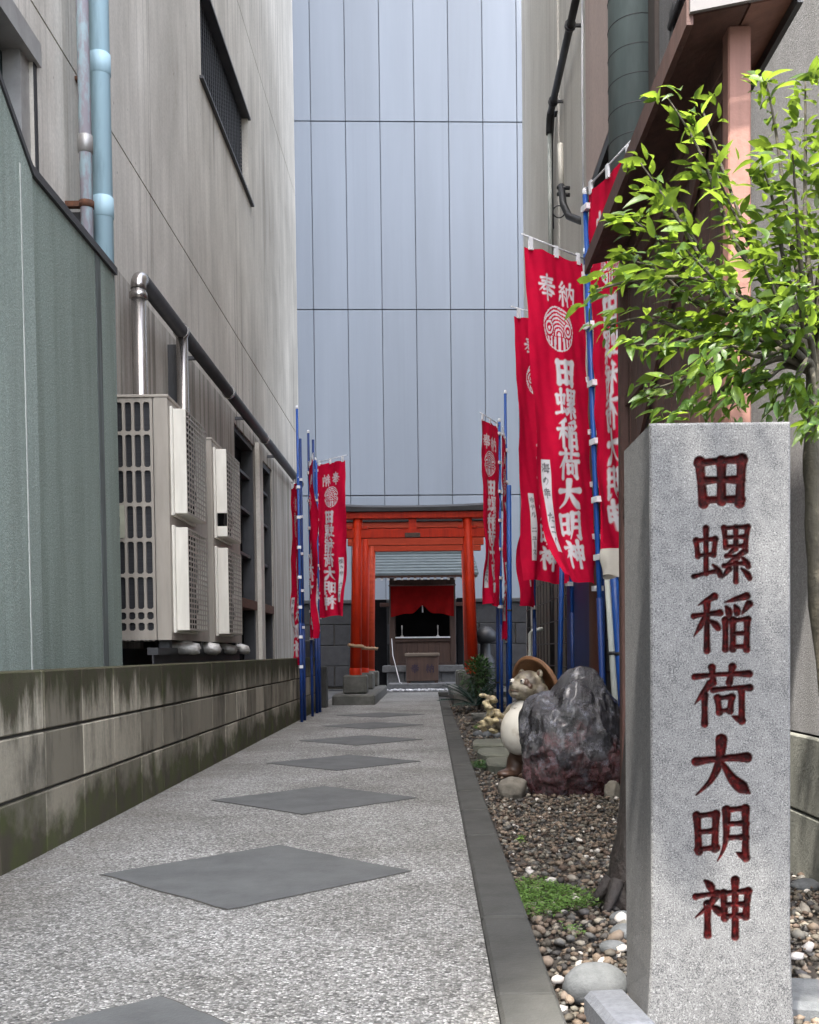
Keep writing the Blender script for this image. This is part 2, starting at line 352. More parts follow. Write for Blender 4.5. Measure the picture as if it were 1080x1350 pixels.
m_pipe2 = simple('peeling_pale_blue_paint', (0.40, 0.52, 0.55), (0.36, 0.33, 0.36), 9, (2, 2, 0.6), 0.65, lo=0.42, hi=0.55)
m_rust = simple('rusty_iron', (0.12, 0.045, 0.02), (0.05, 0.025, 0.015), 40, rough=0.9)
m_alu = simple('weathered_aluminium', (0.38, 0.37, 0.35), (0.28, 0.27, 0.255), 8, rough=0.45, metal=0.5)
m_glass = simple('dusty_glass', (0.10, 0.13, 0.13), (0.07, 0.09, 0.09), 2, rough=0.12, spec=0.8)
m_darkwood = wood('dark_stained_planks', (0.125, 0.058, 0.043), (0.065, 0.030, 0.023))
m_pinkwood = wood('reddish_brown_post', (0.32, 0.155, 0.115), (0.22, 0.105, 0.078))
m_greyboard = simple('grey_fascia_paint', (0.17, 0.157, 0.15), (0.12, 0.112, 0.107), 6, rough=0.6)
m_duct = simple('dark_green_duct', (0.18, 0.22, 0.21), (0.13, 0.16, 0.155), 5, (3, 3, 0.6), 0.45)
m_shrine = wood('weathered_brown_timber', (0.085, 0.046, 0.033), (0.048, 0.027, 0.02), (10, 10, 1), 0.75)
m_sroof = simple('pale_copper_roof', (0.105, 0.125, 0.13), (0.07, 0.085, 0.09), 6, (1, 6, 6), 0.75, spec=0.2)
m_noren = simple('deep_red_cloth', (0.20, 0.004, 0.004), (0.14, 0.003, 0.003), 8, rough=0.9, spec=0.1)
m_stone = simple('grey_cut_stone', (0.16, 0.163, 0.168), (0.10, 0.103, 0.107), 14, rough=0.85, bump=0.3, bscale=120, rand=0.2)
m_backstone = simple('shaded_stone', (0.045, 0.045, 0.048), (0.026, 0.026, 0.028), 9, rough=0.9, bump=0.3, bscale=90, rand=0.3)  # stone darkened so its colour carries the shade behind the shrine
m_plinth = simple('mossy_stone_plinth', (0.105, 0.102, 0.09), (0.058, 0.058, 0.048), 10, rough=0.9, bump=0.35, bscale=90)
m_boulder = simple('smooth_grey_boulder', (0.10, 0.105, 0.107), (0.062, 0.066, 0.068), 30, rough=0.85, bump=0.3, bscale=180)
m_bluestone = simple('blue_grey_cut_stone', (0.085, 0.09, 0.103), (0.052, 0.056, 0.065), 60, rough=0.85, bump=0.3, bscale=200)
m_sand = simple('flat_tan_stone', (0.165, 0.147, 0.117), (0.10, 0.09, 0.072), 9, rough=0.9, bump=0.4, bscale=90)
m_slab = simple('pale_green_flagstone', (0.15, 0.153, 0.117), (0.095, 0.10, 0.075), 8, rough=0.9, bump=0.4, bscale=80, rand=0.2)
m_bark = simple('olive_brown_bark', (0.060, 0.052, 0.034), (0.030, 0.026, 0.018), 14, (3, 3, 0.7), 0.9, 0.6, 60)
m_oldbark = simple('wet_dark_bark', (0.016, 0.010, 0.008), (0.007, 0.005, 0.004), 14, (3, 3, 0.6), 0.75, 1.0, 40)
m_leaf = leaf_mat('citrus_leaf', (0.024, 0.066, 0.010), (0.13, 0.205, 0.024), (0.34, 0.50, 0.05))
m_weed = leaf_mat('bright_moss_leaf', (0.085, 0.17, 0.030), (0.15, 0.25, 0.055), (0.18, 0.30, 0.06))
m_fern = leaf_mat('dark_fern_leaf', (0.016, 0.040, 0.032), (0.028, 0.062, 0.050), (0.02, 0.06, 0.04))
m_bush = leaf_mat('mid_green_leaf', (0.035, 0.085, 0.022), (0.06, 0.13, 0.035), (0.06, 0.14, 0.03))
m_tan_fur = simple('painted_tan_clay', (0.23, 0.20, 0.14), (0.075, 0.06, 0.043), 13, rough=0.45, lo=0.42, hi=0.58, bump=0.4, bscale=70)
m_brown_clay = simple('brown_glazed_clay', (0.10, 0.055, 0.035), (0.055, 0.032, 0.022), 14, rough=0.42)
m_belly = simple('white_glazed_clay', (0.58, 0.55, 0.48), (0.33, 0.28, 0.20), 9, rough=0.4, lo=0.52, hi=0.72)
m_hat = simple('orange_brown_clay', (0.19, 0.088, 0.036), (0.11, 0.05, 0.022), 16, rough=0.55, bump=0.3, bscale=60)
m_cream = simple('cream_yellow_clay', (0.42, 0.35, 0.20), (0.13, 0.10, 0.055), 26, rough=0.5, lo=0.42, hi=0.6)
m_ink = simple('purple_black_ink', (0.016, 0.008, 0.03), rough=0.7)
m_beige = simple('beige_siding', (0.22, 0.20, 0.17), (0.16, 0.145, 0.125), 5, (4, 4, 0.4), 0.7, rand=0.15)
m_brownpipe = simple('brown_downpipe', (0.15, 0.062, 0.042), (0.105, 0.045, 0.032), 5, (3, 3, 0.5), 0.45)
m_palepipe = simple('pale_grey_green_tube', (0.44, 0.46, 0.42), (0.34, 0.36, 0.33), 5, rough=0.5)
m_rope = simple('straw_rope', (0.34, 0.22, 0.13), (0.22, 0.14, 0.08), 60, rough=0.9)
m_foil = simple('crumpled_foil_wrap', (0.52, 0.50, 0.46), (0.32, 0.30, 0.27), 40, rough=0.4, metal=0.5, bump=0.6, bscale=70)

# ------------------------------------------------------------------ brush strokes of the characters (0..100, y down)
G = {
'田': (1.25, 'v15,20,21,88 h13,23,84,17 v83,16,79,88 h22,51,80,50 v50,19,50,84 h22,83,80,82'),
'螺': (0.74, 'v9,28,12,54 h9,29,40,26 v40,26,37,52 h12,53,37,51 v25,8,25,82 h5,87,44,78 d36,68,48,86 v54,8,57,40 h54,9,92,7 v92,7,88,40 h57,24,88,23 v73,8,73,38 h57,39,88,38 p72,42,58,54 h58,54,76,56 p88,46,54,70 h54,70,90,66 d82,56,93,72 v73,66,73,96 p62,75,50,91 d82,75,95,91'),
'稲': (0.86, 'p38,7,12,21 h5,39,47,34 v26,17,26,96 p25,40,5,72 d30,46,44,59 p90,7,54,17 d57,24,62,37 d71,22,75,35 p94,20,82,37 v56,46,56,94 v68,46,68,94 h68,47,92,45 v91,46,90,95 h68,69,90,68 h68,90,90,90'),
'荷': (0.90, 'h6,19,94,15 v34,4,36,29 v67,3,62,29 p31,31,6,64 v22,49,22,97 h36,41,95,38 v43,54,46,78 h43,55,66,53 v66,53,63,76 h46,76,63,75 v82,40,82,93 p82,92,66,84'),
'大': (1.25, 'h8,40,90,34 p49,4,47,42,32,74,8,95 n50,42,68,72,94,93'),
'明': (1.0, 'v9,20,12,80 h9,21,40,18 v40,18,38,76 h12,48,38,46 h10,77,40,74 p57,11,57,58,52,80,42,96 h57,12,88,9 v88,9,88,90 p88,91,73,82 h57,35,88,34 h57,58,88,57'),
'神': (0.98, 'd22,5,33,19 h7,31,42,27 p42,27,28,48,6,66 v26,44,26,96 d32,47,46,59 v52,26,54,68 h52,27,92,23 v92,23,88,66 h54,46,88,45 h54,65,88,64 v71,4,71,99'),
'奉': (0.84, 'h18,17,82,14 h24,29,76,27 h6,43,94,40 v50,3,50,30 p47,28,28,50,6,68 n54,42,74,58,96,68 h30,60,70,59 h23,77,77,75 v50,52,50,98'),
'納': (0.80, 'p28,5,12,24 h12,25,28,28 p40,18,10,45 h10,45,40,40 d34,32,43,47 v26,44,26,95 p14,60,5,82 d36,58,46,75 v54,26,54,95 h54,27,92,25 v92,25,92,90 p92,92,80,86 p73,5,72,40,58,67 n74,42,88,64'),
'海': (0.8, 'd10,10,22,20 d6,34,18,44 p26,60,8,92 p46,4,32,26 h40,16,92,14 v46,28,42,82 h46,28,86,27 v86,28,80,94 h32,54,98,53 h42,82,88,81 v64,30,62,80'),
'の': (0.8, 'p52,20,46,54,28,82,12,66,22,34,52,16,82,28,90,58,58,90'),
'幸': (0.8, 'h22,16,78,15 h10,32,90,31 v50,4,50,30 d34,38,40,48 p66,36,60,48 h14,52,86,51 h10,70,90,69 v50,52,50,98'),
'た': (0.85, 'h8,28,60,24 p38,6,12,92 h54,50,90,46 h52,82,94,86'),
'こ': (0.9, 'h24,24,78,22 h18,72,86,76'),
'ハ': (0.9, 'p40,16,8,84 n56,14,94,84'),
'ホ': (0.9, 'h10,30,92,29 v50,8,50,92 p30,48,10,76 n68,48,92,76'),
'テ': (0.9, 'h24,16,80,15 h8,42,94,41 p52,42,30,92'),
'ル': (0.9, 'p34,18,8,88 v60,12,60,84 p60,86,94,56'),
'ニ': (0.9, 'h22,26,80,25 h8,76,94,75'),
'ュ': (0.9, 'h22,46,74,45 v70,46,64,82 h10,84,92,83'),
'ー': (0.9, 'v50,6,50,94'),
'ス': (0.9, 'h14,20,80,19 p80,20,10,90 n50,54,92,88'),
}
def strokes(ch, W):
    wt, s = G[ch]; segs = []
    for tok in s.split():
        k = tok[0]; c = [float(q) for q in tok[1:].split(',')]
        P = np.array(c).reshape(-1, 2); d = np.r_[0, np.cumsum(np.hypot(*np.diff(P, axis=0).T))]; L = d[-1]
        if len(P) > 2 and k in 'pn':      # smooth the bends
            tt = np.linspace(0, L, 14); Q = np.c_[np.interp(tt, d, P[:, 0]), np.interp(tt, d, P[:, 1])]
            for _ in range(3): Q[1:-1] = (Q[:-2] + 2 * Q[1:-1] + Q[2:]) / 4
        else:
            tt = np.linspace(0, L, 7); Q = np.c_[np.interp(tt, d, P[:, 0]), np.interp(tt, d, P[:, 1])]
            if k == 'h': Q[:, 1] -= np.sin(tt / L * math.pi) * L * 0.02
            if k == 'd': Q[:, 0] += np.sin(tt / L * math.pi) * L * 0.10
        u = tt / L
        prof = {'h': ([0, .12, .5, .85, 1], [1.0, .8, .68, .9, 1.15]), 'v': ([0, .12, .5, .9, 1], [1.2, 1.0, .9, 1.0, 1.1]),
                'p': ([0, .15, .5, 1], [1.25, 1.05, .85, .22]), 'n': ([0, .3, .75, 1], [.5, .85, 1.45, .35]), 'd': ([0, .6, 1], [.5, 1.2, 1.0])}[k]
        r = np.interp(u, *prof) * W * wt
        segs += [(*Q[i], r[i], *Q[i + 1], r[i + 1]) for i in range(len(Q) - 1)]
    return segs
def glyph_sdf(ch, X, Y, W):
    """signed distance (glyph units) of points X,Y in the 0..100 box"""
    D = np.full(X.shape, 1e3, np.float32)
    for x0, y0, r0, x1, y1, r1 in strokes(ch, W):
        dx, dy = x1 - x0, y1 - y0; L2 = dx * dx + dy * dy + 1e-9
        t = np.clip(((X - x0) * dx + (Y - y0) * dy) / L2, 0, 1)
        D = np.minimum(D, np.hypot(X - x0 - t * dx, Y - y0 - t * dy) - (r0 + t * (r1 - r0)))
    return D
def print_glyph(A, S, T, ch, cx, cy, size, W, col, px, aspect=1.0):
    m = (np.abs(S - cx) < size * .56 * aspect) & (np.abs(T - cy) < size * .56)
    if not m.any(): return
    D = glyph_sdf(ch, (S[m] - cx) / size / aspect * 100 + 50, (T[m] - cy) / size * 100 + 50, W) * size / 100
    a = np.clip(0.5 - D / px, 0, 1)[:, None]; A[m] = A[m] * (1 - a) + np.array(col) * a

# ================================================================== GROUND, PATH, KERB
tag(MB().add([(-250, -250, -.08), (250, -250, -.08), (250, 250, -.08), (-250, 250, -.08)], [(0, 1, 2, 3)]).build('ground', m_asph), 'dark asphalt ground around the alley', 'ground', kind='structure')
WX = -1.30; KX0, KX1 = 0.118, 0.232
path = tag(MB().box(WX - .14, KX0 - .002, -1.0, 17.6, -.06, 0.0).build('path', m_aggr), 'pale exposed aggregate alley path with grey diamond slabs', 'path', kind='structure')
for i in range(7):
    yc = 1.60 + i * 1.63; h = 0.465; cx = -0.53
    cs = [(cx, yc - h), (cx + h, yc), (cx, yc + h), (cx - h, yc)]; ring_ = []
    for k in range(4):
        for j in range(12):
            q = j / 12; ring_.append((cs[k][0] + (cs[(k + 1) % 4][0] - cs[k][0]) * q + random.uniform(-.0035, .0035), cs[k][1] + (cs[(k + 1) % 4][1] - cs[k][1]) * q + random.uniform(-.0035, .0035)))
    n_ = len(ring_); k_ = (h + .007) / h
    MB().add([(cx + (a_ - cx) * k_, yc + (b_ - yc) * k_, .0014) for a_, b_ in ring_], [tuple(range(n_))]).build('inlay_joint', m_mortar, path)
    MB().add([(a_, b_, .003) for a_, b_ in ring_] + [(a_, b_, -.02) for a_, b_ in ring_], [tuple(range(n_))] + [(j, (j + 1) % n_, (j + 1) % n_ + n_, j + n_) for j in range(n_)]).build('diamond_slab', m_diamond, path)
kerb = tag(MB().box(KX0 + .004, KX1 - .006, -1, 14.5, -.07, -.006).build('kerb', m_mortar), 'dark weathered concrete kerb along the gravel bed', 'kerb', kind='structure')
for i in range(26):
    y = -.95 + i * 0.595; z = .012 + random.uniform(-.003, .003)
    MB().cbox(KX0, KX1, y + .003, y + .592, -.06, z, .007).build('kerb_stone', m_kerb, kerb)
bed = tag(MB().box(KX1, 1.6, -1, 16.5, -.075, -.035).build('planting_bed', m_soil), 'dark soil bed under the gravel beside the path', 'bed', kind='structure')

# gravel: one joined mesh of squashed pebbles
def ico(sub):
    bm = bmesh.new(); bmesh.ops.create_icosphere(bm, subdivisions=sub, radius=1); v = np.array([q.co[:] for q in bm.verts]); f = np.array([[q.index for q in p.verts] for p in bm.faces]); bm.free(); return v, f
IV, IF = ico(1); IV2, IF2 = ico(2)
PEB = np.array([(0.20, 0.155, 0.12), (0.13, 0.115, 0.095), (0.085, 0.08, 0.078), (0.24, 0.19, 0.15), (0.30, 0.27, 0.225), (0.115, 0.085, 0.068), (0.16, 0.155, 0.145), (0.62, 0.58, 0.54), (0.22, 0.205, 0.175)])
PW = np.array([.2, .19, .14, .11, .07, .16, .09, .035, .07]); PW /= PW.sum()
def pebbles(name, mat, pts, sizes, cols, parent=None, flat=0.6):
    V = []; Fc = []; Cc = []; n = 0
    for p, s, c in zip(pts, sizes, cols):
        v, f = (IV2, IF2) if s > .021 and p[1] < 3.0 else (IV, IF)
        a = rng.uniform(0, 6.28); ca, sa = math.cos(a), math.sin(a)
        q = v * (np.array([1.0, rng.uniform(.6, .9), rng.uniform(.4, flat + .15)]) * s) * (1 + .12 * rng.standard_normal((len(v), 1)))
        q = np.c_[q[:, 0] * ca - q[:, 1] * sa, q[:, 0] * sa + q[:, 1] * ca, q[:, 2] + q[:, 0] * rng.uniform(-.35, .35)] + p
        V.append(q); Fc.append(f + n); n += len(v); Cc.append(np.repeat([c], len(v), 0))
    me = np_mesh(name, np.vstack(V), np.vstack(Fc), mat); set_col(me, 'stone', np.vstack(Cc))
    return link(bpy.data.objects.new(name, me), parent)
m_peb = attr_mat('mixed_river_pebbles', 'stone', 0.6, 0, 0.5, 160)
pts = []; sz = []
def scatter(n, x0, x1, y0, y1, smin, smax):
    for _ in range(n):
        pts.append((rng.uniform(x0, x1), rng.uniform(y0, y1), -.035 + rng.uniform(0, .022))); sz.append(smin + (smax - smin) * rng.random() ** 1.8)
scatter(5200, KX1 + .01, 1.25, 1.6, 3.2, .006, .017)
scatter(4200, KX1 + .01, 1.15, 3.2, 5.2, .007, .016)
scatter(2600, KX1 + .01, 1.1, 5.2, 9.0, .009, .018)
scatter(700, KX1 + .01, 1.1, 9.0, 14, .016, .03)
cols = PEB[rng.choice(len(PEB), len(pts), p=PW)] * rng.uniform(.65, 1.15, (len(pts), 1)) * np.array((.72, .71, .68))
tag(pebbles('gravel', m_peb, pts, sz, cols), 'brown and grey river gravel covering the bed beside the kerb', 'gravel', kind='stuff')
# larger pebbles that can be told apart
pk = [(712, 1222), (735, 1330), (738, 1240), (770, 1215), (765, 1242), (778, 1232), (722, 1265), (718, 1300), (735, 1290), (745, 1310), (733, 1350), (820, 1210), (812, 1235), (805, 1255), (815, 1185), (823, 1222), (752, 1235), (770, 1200), (726, 1160), (700, 1148), (755, 1156), (1060, 1200), (1052, 1235), (1066, 1250), (1056, 1285), (1070, 1300), (1060, 1325), (1072, 1225), (1050, 1262)]
for k, (px, py) in enumerate(pk):
    Y = .66 * F / (py - 859); p = at(px, py, Y); s = random.uniform(.015, .022)
    ci = random.choice([0, 2, 3, 4, 6, 7, 7, 8, 1])
    o = pebbles('pebble', m_peb, [(p.x, p.y, -.012)], [s], [PEB[ci] * random.uniform(.55, .8)], None, .6)
    me = o.data; c = Vector((p.x, p.y, -.03)); me.transform(Matrix.Translation(-c)); o.location = c
    right = px > 1000
    tag(o, 'large loose pebble on the gravel behind the right side of the granite pillar' if right else 'large loose pebble lying on the gravel between kerb and granite pillar', 'pebble', 'large pebbles right of the pillar' if right else 'large pebbles left of the pillar')

# ================================================================== LEFT BLOCK WALL
bw = thing('block_wall', (WX, 1.0, 0), 'low mossy concrete block wall along the left of the path', 'wall')
MB().box(WX - .118, WX - .014, .0, 12.15, -.05, .598).build('mortar_core', m_mortar, bw)
zz = [(-.03, .206), (.2165, .4055), (.416, .612)]
for r, (z0, z1) in enumerate(zz):
    y = 0.03 - (.0 if r != 1 else 0)
    while y < 12.1:
        y1 = min(y + .3945, 12.16); dx = random.uniform(-.0015, .0015)
        MB().cbox(WX - .13, WX + dx, y, y1, z0, z1, .004).build('block', m_block, bw); y += .4
# ================================================================== LEFT CONCRETE BUILDING
LX = -2.0; LH = 31.0; LY0, LY1 = -2.6, 16.9
def wall_x(X, th, y0, y1, z0, z1, holes=()):
    """slab with its face at X (thickness th away from it) with rectangular openings (y0,y1,z0,z1)"""
    m = MB(); ys = sorted({y0, y1, *[h[0] for h in holes], *[h[1] for h in holes]}); zs = sorted({z0, z1, *[h[2] for h in holes], *[h[3] for h in holes]})
    ys = [y for y in ys if y0 <= y <= y1]; zs = [z for z in zs if z0 <= z <= z1]
    def solid(i, j):
        if i < 0 or j < 0 or i >= len(ys) - 1 or j >= len(zs) - 1: return False
        cy, cz = (ys[i] + ys[i + 1]) / 2, (zs[j] + zs[j + 1]) / 2
        return not any(h[0] < cy < h[1] and h[2] < cz < h[3] for h in holes)
    Xb = X + th
    for i in range(len(ys) - 1):
        for j in range(len(zs) - 1):
            if not solid(i, j): continue
            a, b, c, d = ys[i], ys[i + 1], zs[j], zs[j + 1]
            m.add([(X, a, c), (X, b, c), (X, b, d), (X, a, d)], [(0, 1, 2, 3)]); m.add([(Xb, a, c), (Xb, b, c), (Xb, b, d), (Xb, a, d)], [(0, 3, 2, 1)])
            if not solid(i - 1, j): m.add([(X, a, c), (Xb, a, c), (Xb, a, d), (X, a, d)], [(0, 1, 2, 3)])
            if not solid(i + 1, j): m.add([(X, b, c), (Xb, b, c), (Xb, b, d), (X, b, d)], [(0, 3, 2, 1)])
            if not solid(i, j - 1): m.add([(X, a, c), (Xb, a, c), (Xb, b, c), (X, b, c)], [(0, 3, 2, 1)])
            if not solid(i, j + 1): m.add([(X, a, d), (Xb, a, d), (Xb, b, d), (X, b, d)], [(0, 1, 2, 3)])
    return m
lb = thing('concrete_building', (LX - 3, 6, 0), 'tall grey board-marked concrete building along the left side of the alley', 'building')
h_low = [(11.25, 12.55, .05, 3.05), (12.85, 13.9, .05, 3.0)]; h_up = [(9.9, 12.45, 5.82, 6.72)]
wx0 = 3.2; h_wn = [(wx0, 5.64, 2.2, 3.80)]
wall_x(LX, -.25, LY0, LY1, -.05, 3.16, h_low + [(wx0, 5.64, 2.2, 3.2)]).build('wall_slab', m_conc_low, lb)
wall_x(LX, -.25, LY0, LY1, 3.1605, 4.00, [(wx0, 5.64, 3.1, 3.80)]).build('wall_slab', m_conc, lb)
wall_x(LX, -.25, LY0, LY1, 4.014, 7.70, h_up).build('wall_slab', m_conc, lb)
wall_x(LX, -.25, LY0, LY1, 7.712, 12.0).build('wall_slab', m_conc, lb)
wall_x(LX, -.25, LY0, LY1, 12.012, LH).build('wall_slab', m_conc, lb)
for z in (4.007, 7.706, 12.006): MB().box(LX - .2, LX - .03, LY0 + .01, LY1 - .01, z - .012, z + .012).build('joint', m_mortar, lb)
MB().box(LX - 6, LX - .26, LY0, LY0 + .25, -.05, LH).box(LX - 6, LX - .26, LY1 - .25, LY1, -.05, LH).box(LX - 6, LX, LY0, LY1, LH + .002, LH + .3).build('end_wall', m_conc, lb)
MB().box(LX - .9, LX - .85, LY0 + .3, LY1 - .3, 0, LH - .1).build('interior', m_dark, lb)
# louvred vent window
lv = MB().box(LX - .16, LX - .13, 9.9, 12.45, 5.82, 6.72).build('louvre_window', m_dark, lb)
for i in range(22):
    z = 5.85 + i * .04
    MB().add([(LX - .12, 9.9, z + .03), (LX - .12, 12.45, z + .03), (LX - .07, 12.45, z), (LX - .07, 9.9, z), (LX - .12, 9.9, z + .034), (LX - .12, 12.45, z + .034), (LX - .07, 12.45, z + .004), (LX - .07, 9.9, z + .004)], [(0, 1, 2, 3), (4, 7, 6, 5), (3, 2, 6, 7), (0, 4, 5, 1)]).build('louvre_slat', m_dsteel, lv)
for i in range(26): MB().box(LX - .065, LX - .058, 9.95 + i * .097, 9.962 + i * .097, 5.82, 6.72).build('louvre_bar', m_dsteel, lv)
MB().box(LX - .06, LX + .035, 9.82, 12.62, 5.795, 5.822).build('sill', m_dsteel, lv)
MB().box(LX - .1, LX + .03, 9.88, 12.50, 6.715, 6.74).build('head_trim', m_dsteel, lv)
# aluminium window high at the stair
wn = MB().box(LX - .13, LX - .12, wx0, 5.62, 2.22, 3.79).build('window', m_glass, lb)
MB().box(LX - .11, LX - .02, 5.52, 5.638, 2.2, 3.70).build('jamb', m_alu, wn)
MB().box(LX - .12, LX + .025, wx0, 5.70, 3.70, 3.82).build('head_frame', m_alu, wn)
MB().box(LX - .10, LX - .03, 4.30, 4.35, 2.2, 3.70).build('mullion', m_alu, wn)
MB().box(LX - .02, LX + .006, 5.642, 5.68, 2.2, 3.70).build('sealant_strip', m_black, wn)
# ground floor steel windows
for (a, b, z0, z1) in h_low:
    g = MB().box(LX - .17, LX - .16, a, b, z0, z1).build('steel_window', m_glass if False else m_dark, lb)
    f = MB()
    MB().box(LX - .15, LX - .02, a, a + .05, z0, z1).build('frame', m_dsteel, g); MB().box(LX - .15, LX - .02, b - .05, b, z0, z1).build('frame', m_dsteel, g)
    MB().box(LX - .16, LX + .01, a + .05, b - .05, 1.16, 1.26).build('transom', m_rust, g); MB().box(LX - .15, LX - .02, a + .05, b - .05, z1 - .06, z1).build('frame', m_dsteel, g)
    for z in (1.75, 2.25, 2.65): MB().box(LX - .14, LX - .05, a + .05, b - .05, z, z + .03).build('glazing_bar', m_dsteel, g)
MB().box(LX + .002, LX + .05, 12.58, 12.82, .05, 3.1).build('pier', m_conc, lb)

# stair wall in green roughcast
GX = -1.60; ge = 5.62
gs = thing('stair_wall', (GX, 4.5, 0), 'green roughcast stair wall with sloping coping behind the block wall', 'wall')
def gtop(y): return 2.61 if y > 4.46 else 2.61 + (4.46 - y) * .63
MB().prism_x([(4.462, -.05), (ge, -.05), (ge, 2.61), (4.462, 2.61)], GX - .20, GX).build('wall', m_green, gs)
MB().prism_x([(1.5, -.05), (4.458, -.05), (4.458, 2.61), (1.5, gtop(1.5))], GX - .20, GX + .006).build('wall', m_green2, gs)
MB().prism_x([(1.5, gtop(1.5) + .003), (4.46, 2.613), (ge + .01, 2.613), (ge + .01, 2.65), (4.45, 2.65), (1.5, gtop(1.5) + .045)], GX - .22, GX + .014).build('coping', m_dsteel, gs)
MB().box(GX + .0065, GX + .010, 4.317, 4.326, .3, 2.6).build('joint_bead', m_palepipe, gs)
MB().box(GX + .0005, GX + .004, ge - .33, ge - .25, .3, 2.608).build('water_stain', simple('dark_water_stain', (0.05, 0.055, 0.05), (0.12, 0.14, 0.13), 6, (4, 4, 0.4), 0.9), gs)

# pipes
pp = thing('drain_pipe', (-1.86, 6.33, 0), 'thick pale blue drain pipe running up the concrete wall', 'pipe')
MB().tube([(-1.86, 6.33, .0), (-1.86, 6.33, 13)], .057, 16).build('pipe', m_pipe, pp)
for z in (3.24, 4.05, 5.6, 7): 
    MB().lathe([(.056, -.06), (.062, -.056), (.062, .056), (.056, .06)], (-1.86, 6.33, z), 16).build('coupling', m_pipe, pp)
    MB().box(-2.0, -1.90, 6.31, 6.35, z - .09, z - .07).build('bracket', m_rust, pp)
pq = thing('thin_pipe', (-1.885, 6.11, 0), 'thin peeling pale blue pipe beside the thick drain pipe', 'pipe')
MB().tube([(-1.885, 6.11, .0), (-1.885, 6.11, 13)], .035, 12).build('pipe', m_pipe2, pq)
MB().lathe([(.034, -.05), (.043, -.045), (.043, .045), (.034, .05)], (-1.885, 6.11, 3.50), 12).build('coupling', m_alu, pq)
MB().lathe([(.035, -.02), (.042, -.018), (.042, .018), (.035, .02)], (-1.885, 6.11, 3.17), 12).build('clamp', m_rust, pq)
MB().box(-2.02, -1.92, 6.09, 6.13, 3.155, 3.185).build('bracket', m_rust, pq)
MB().box(-2.0, -1.915, 6.16, 6.25, 3.02, 3.15).build('junction_block', m_dsteel, pq)

# stainless duct over the air conditioners
dp = thing('steel_pipe', (-1.86, 7.07, 0), 'stainless steel pipe with elbow running along the wall above the air conditioners', 'pipe')
r = .048
arc = [(-1.86, 7.07 + .09 - .09 * math.cos(a), 3.02 + .09 * math.sin(a)) for a in np.linspace(0, math.pi / 2, 7)]
MB().tube([(-1.86, 7.07, .9), (-1.86, 7.07, 3.02)], r, 16).build('riser', m_steel, dp)
MB().tube(arc, r + .002, 16).build('elbow', m_steel, dp)
MB().tube([(-1.86, 7.16, 3.11), (-1.86, 15.8, 3.11)], r + .004, 16).build('long_run', m_dsteel, dp)
MB().tube([(-1.86, 8.30, .9), (-1.86, 8.30, 3.07)], r - .003, 16).build('riser', m_steel, dp)
MB().lathe([(r, -.02), (r + .01, -.018), (r + .01, .018), (r, .02)], (-1.86, 7.07, 2.98), 16).build('collar', m_steel, dp)
MB().box(-2.0, -1.90, 8.42, 8.50, .9, 3.05).build('cover_strip', m_dsteel, dp)
for y in (8.28, 10.2, 12.4): MB().tube([(-1.86, y - .02, 3.11), (-1.86, y + .02, 3.11)], r + .014, 16).build('clamp', m_steel, dp); 
for y in (9.0, 11.3, 13.5): MB().box(-2.02, -1.90, y, y + .03, 3.09, 3.12).build('bracket', m_dsteel, dp)

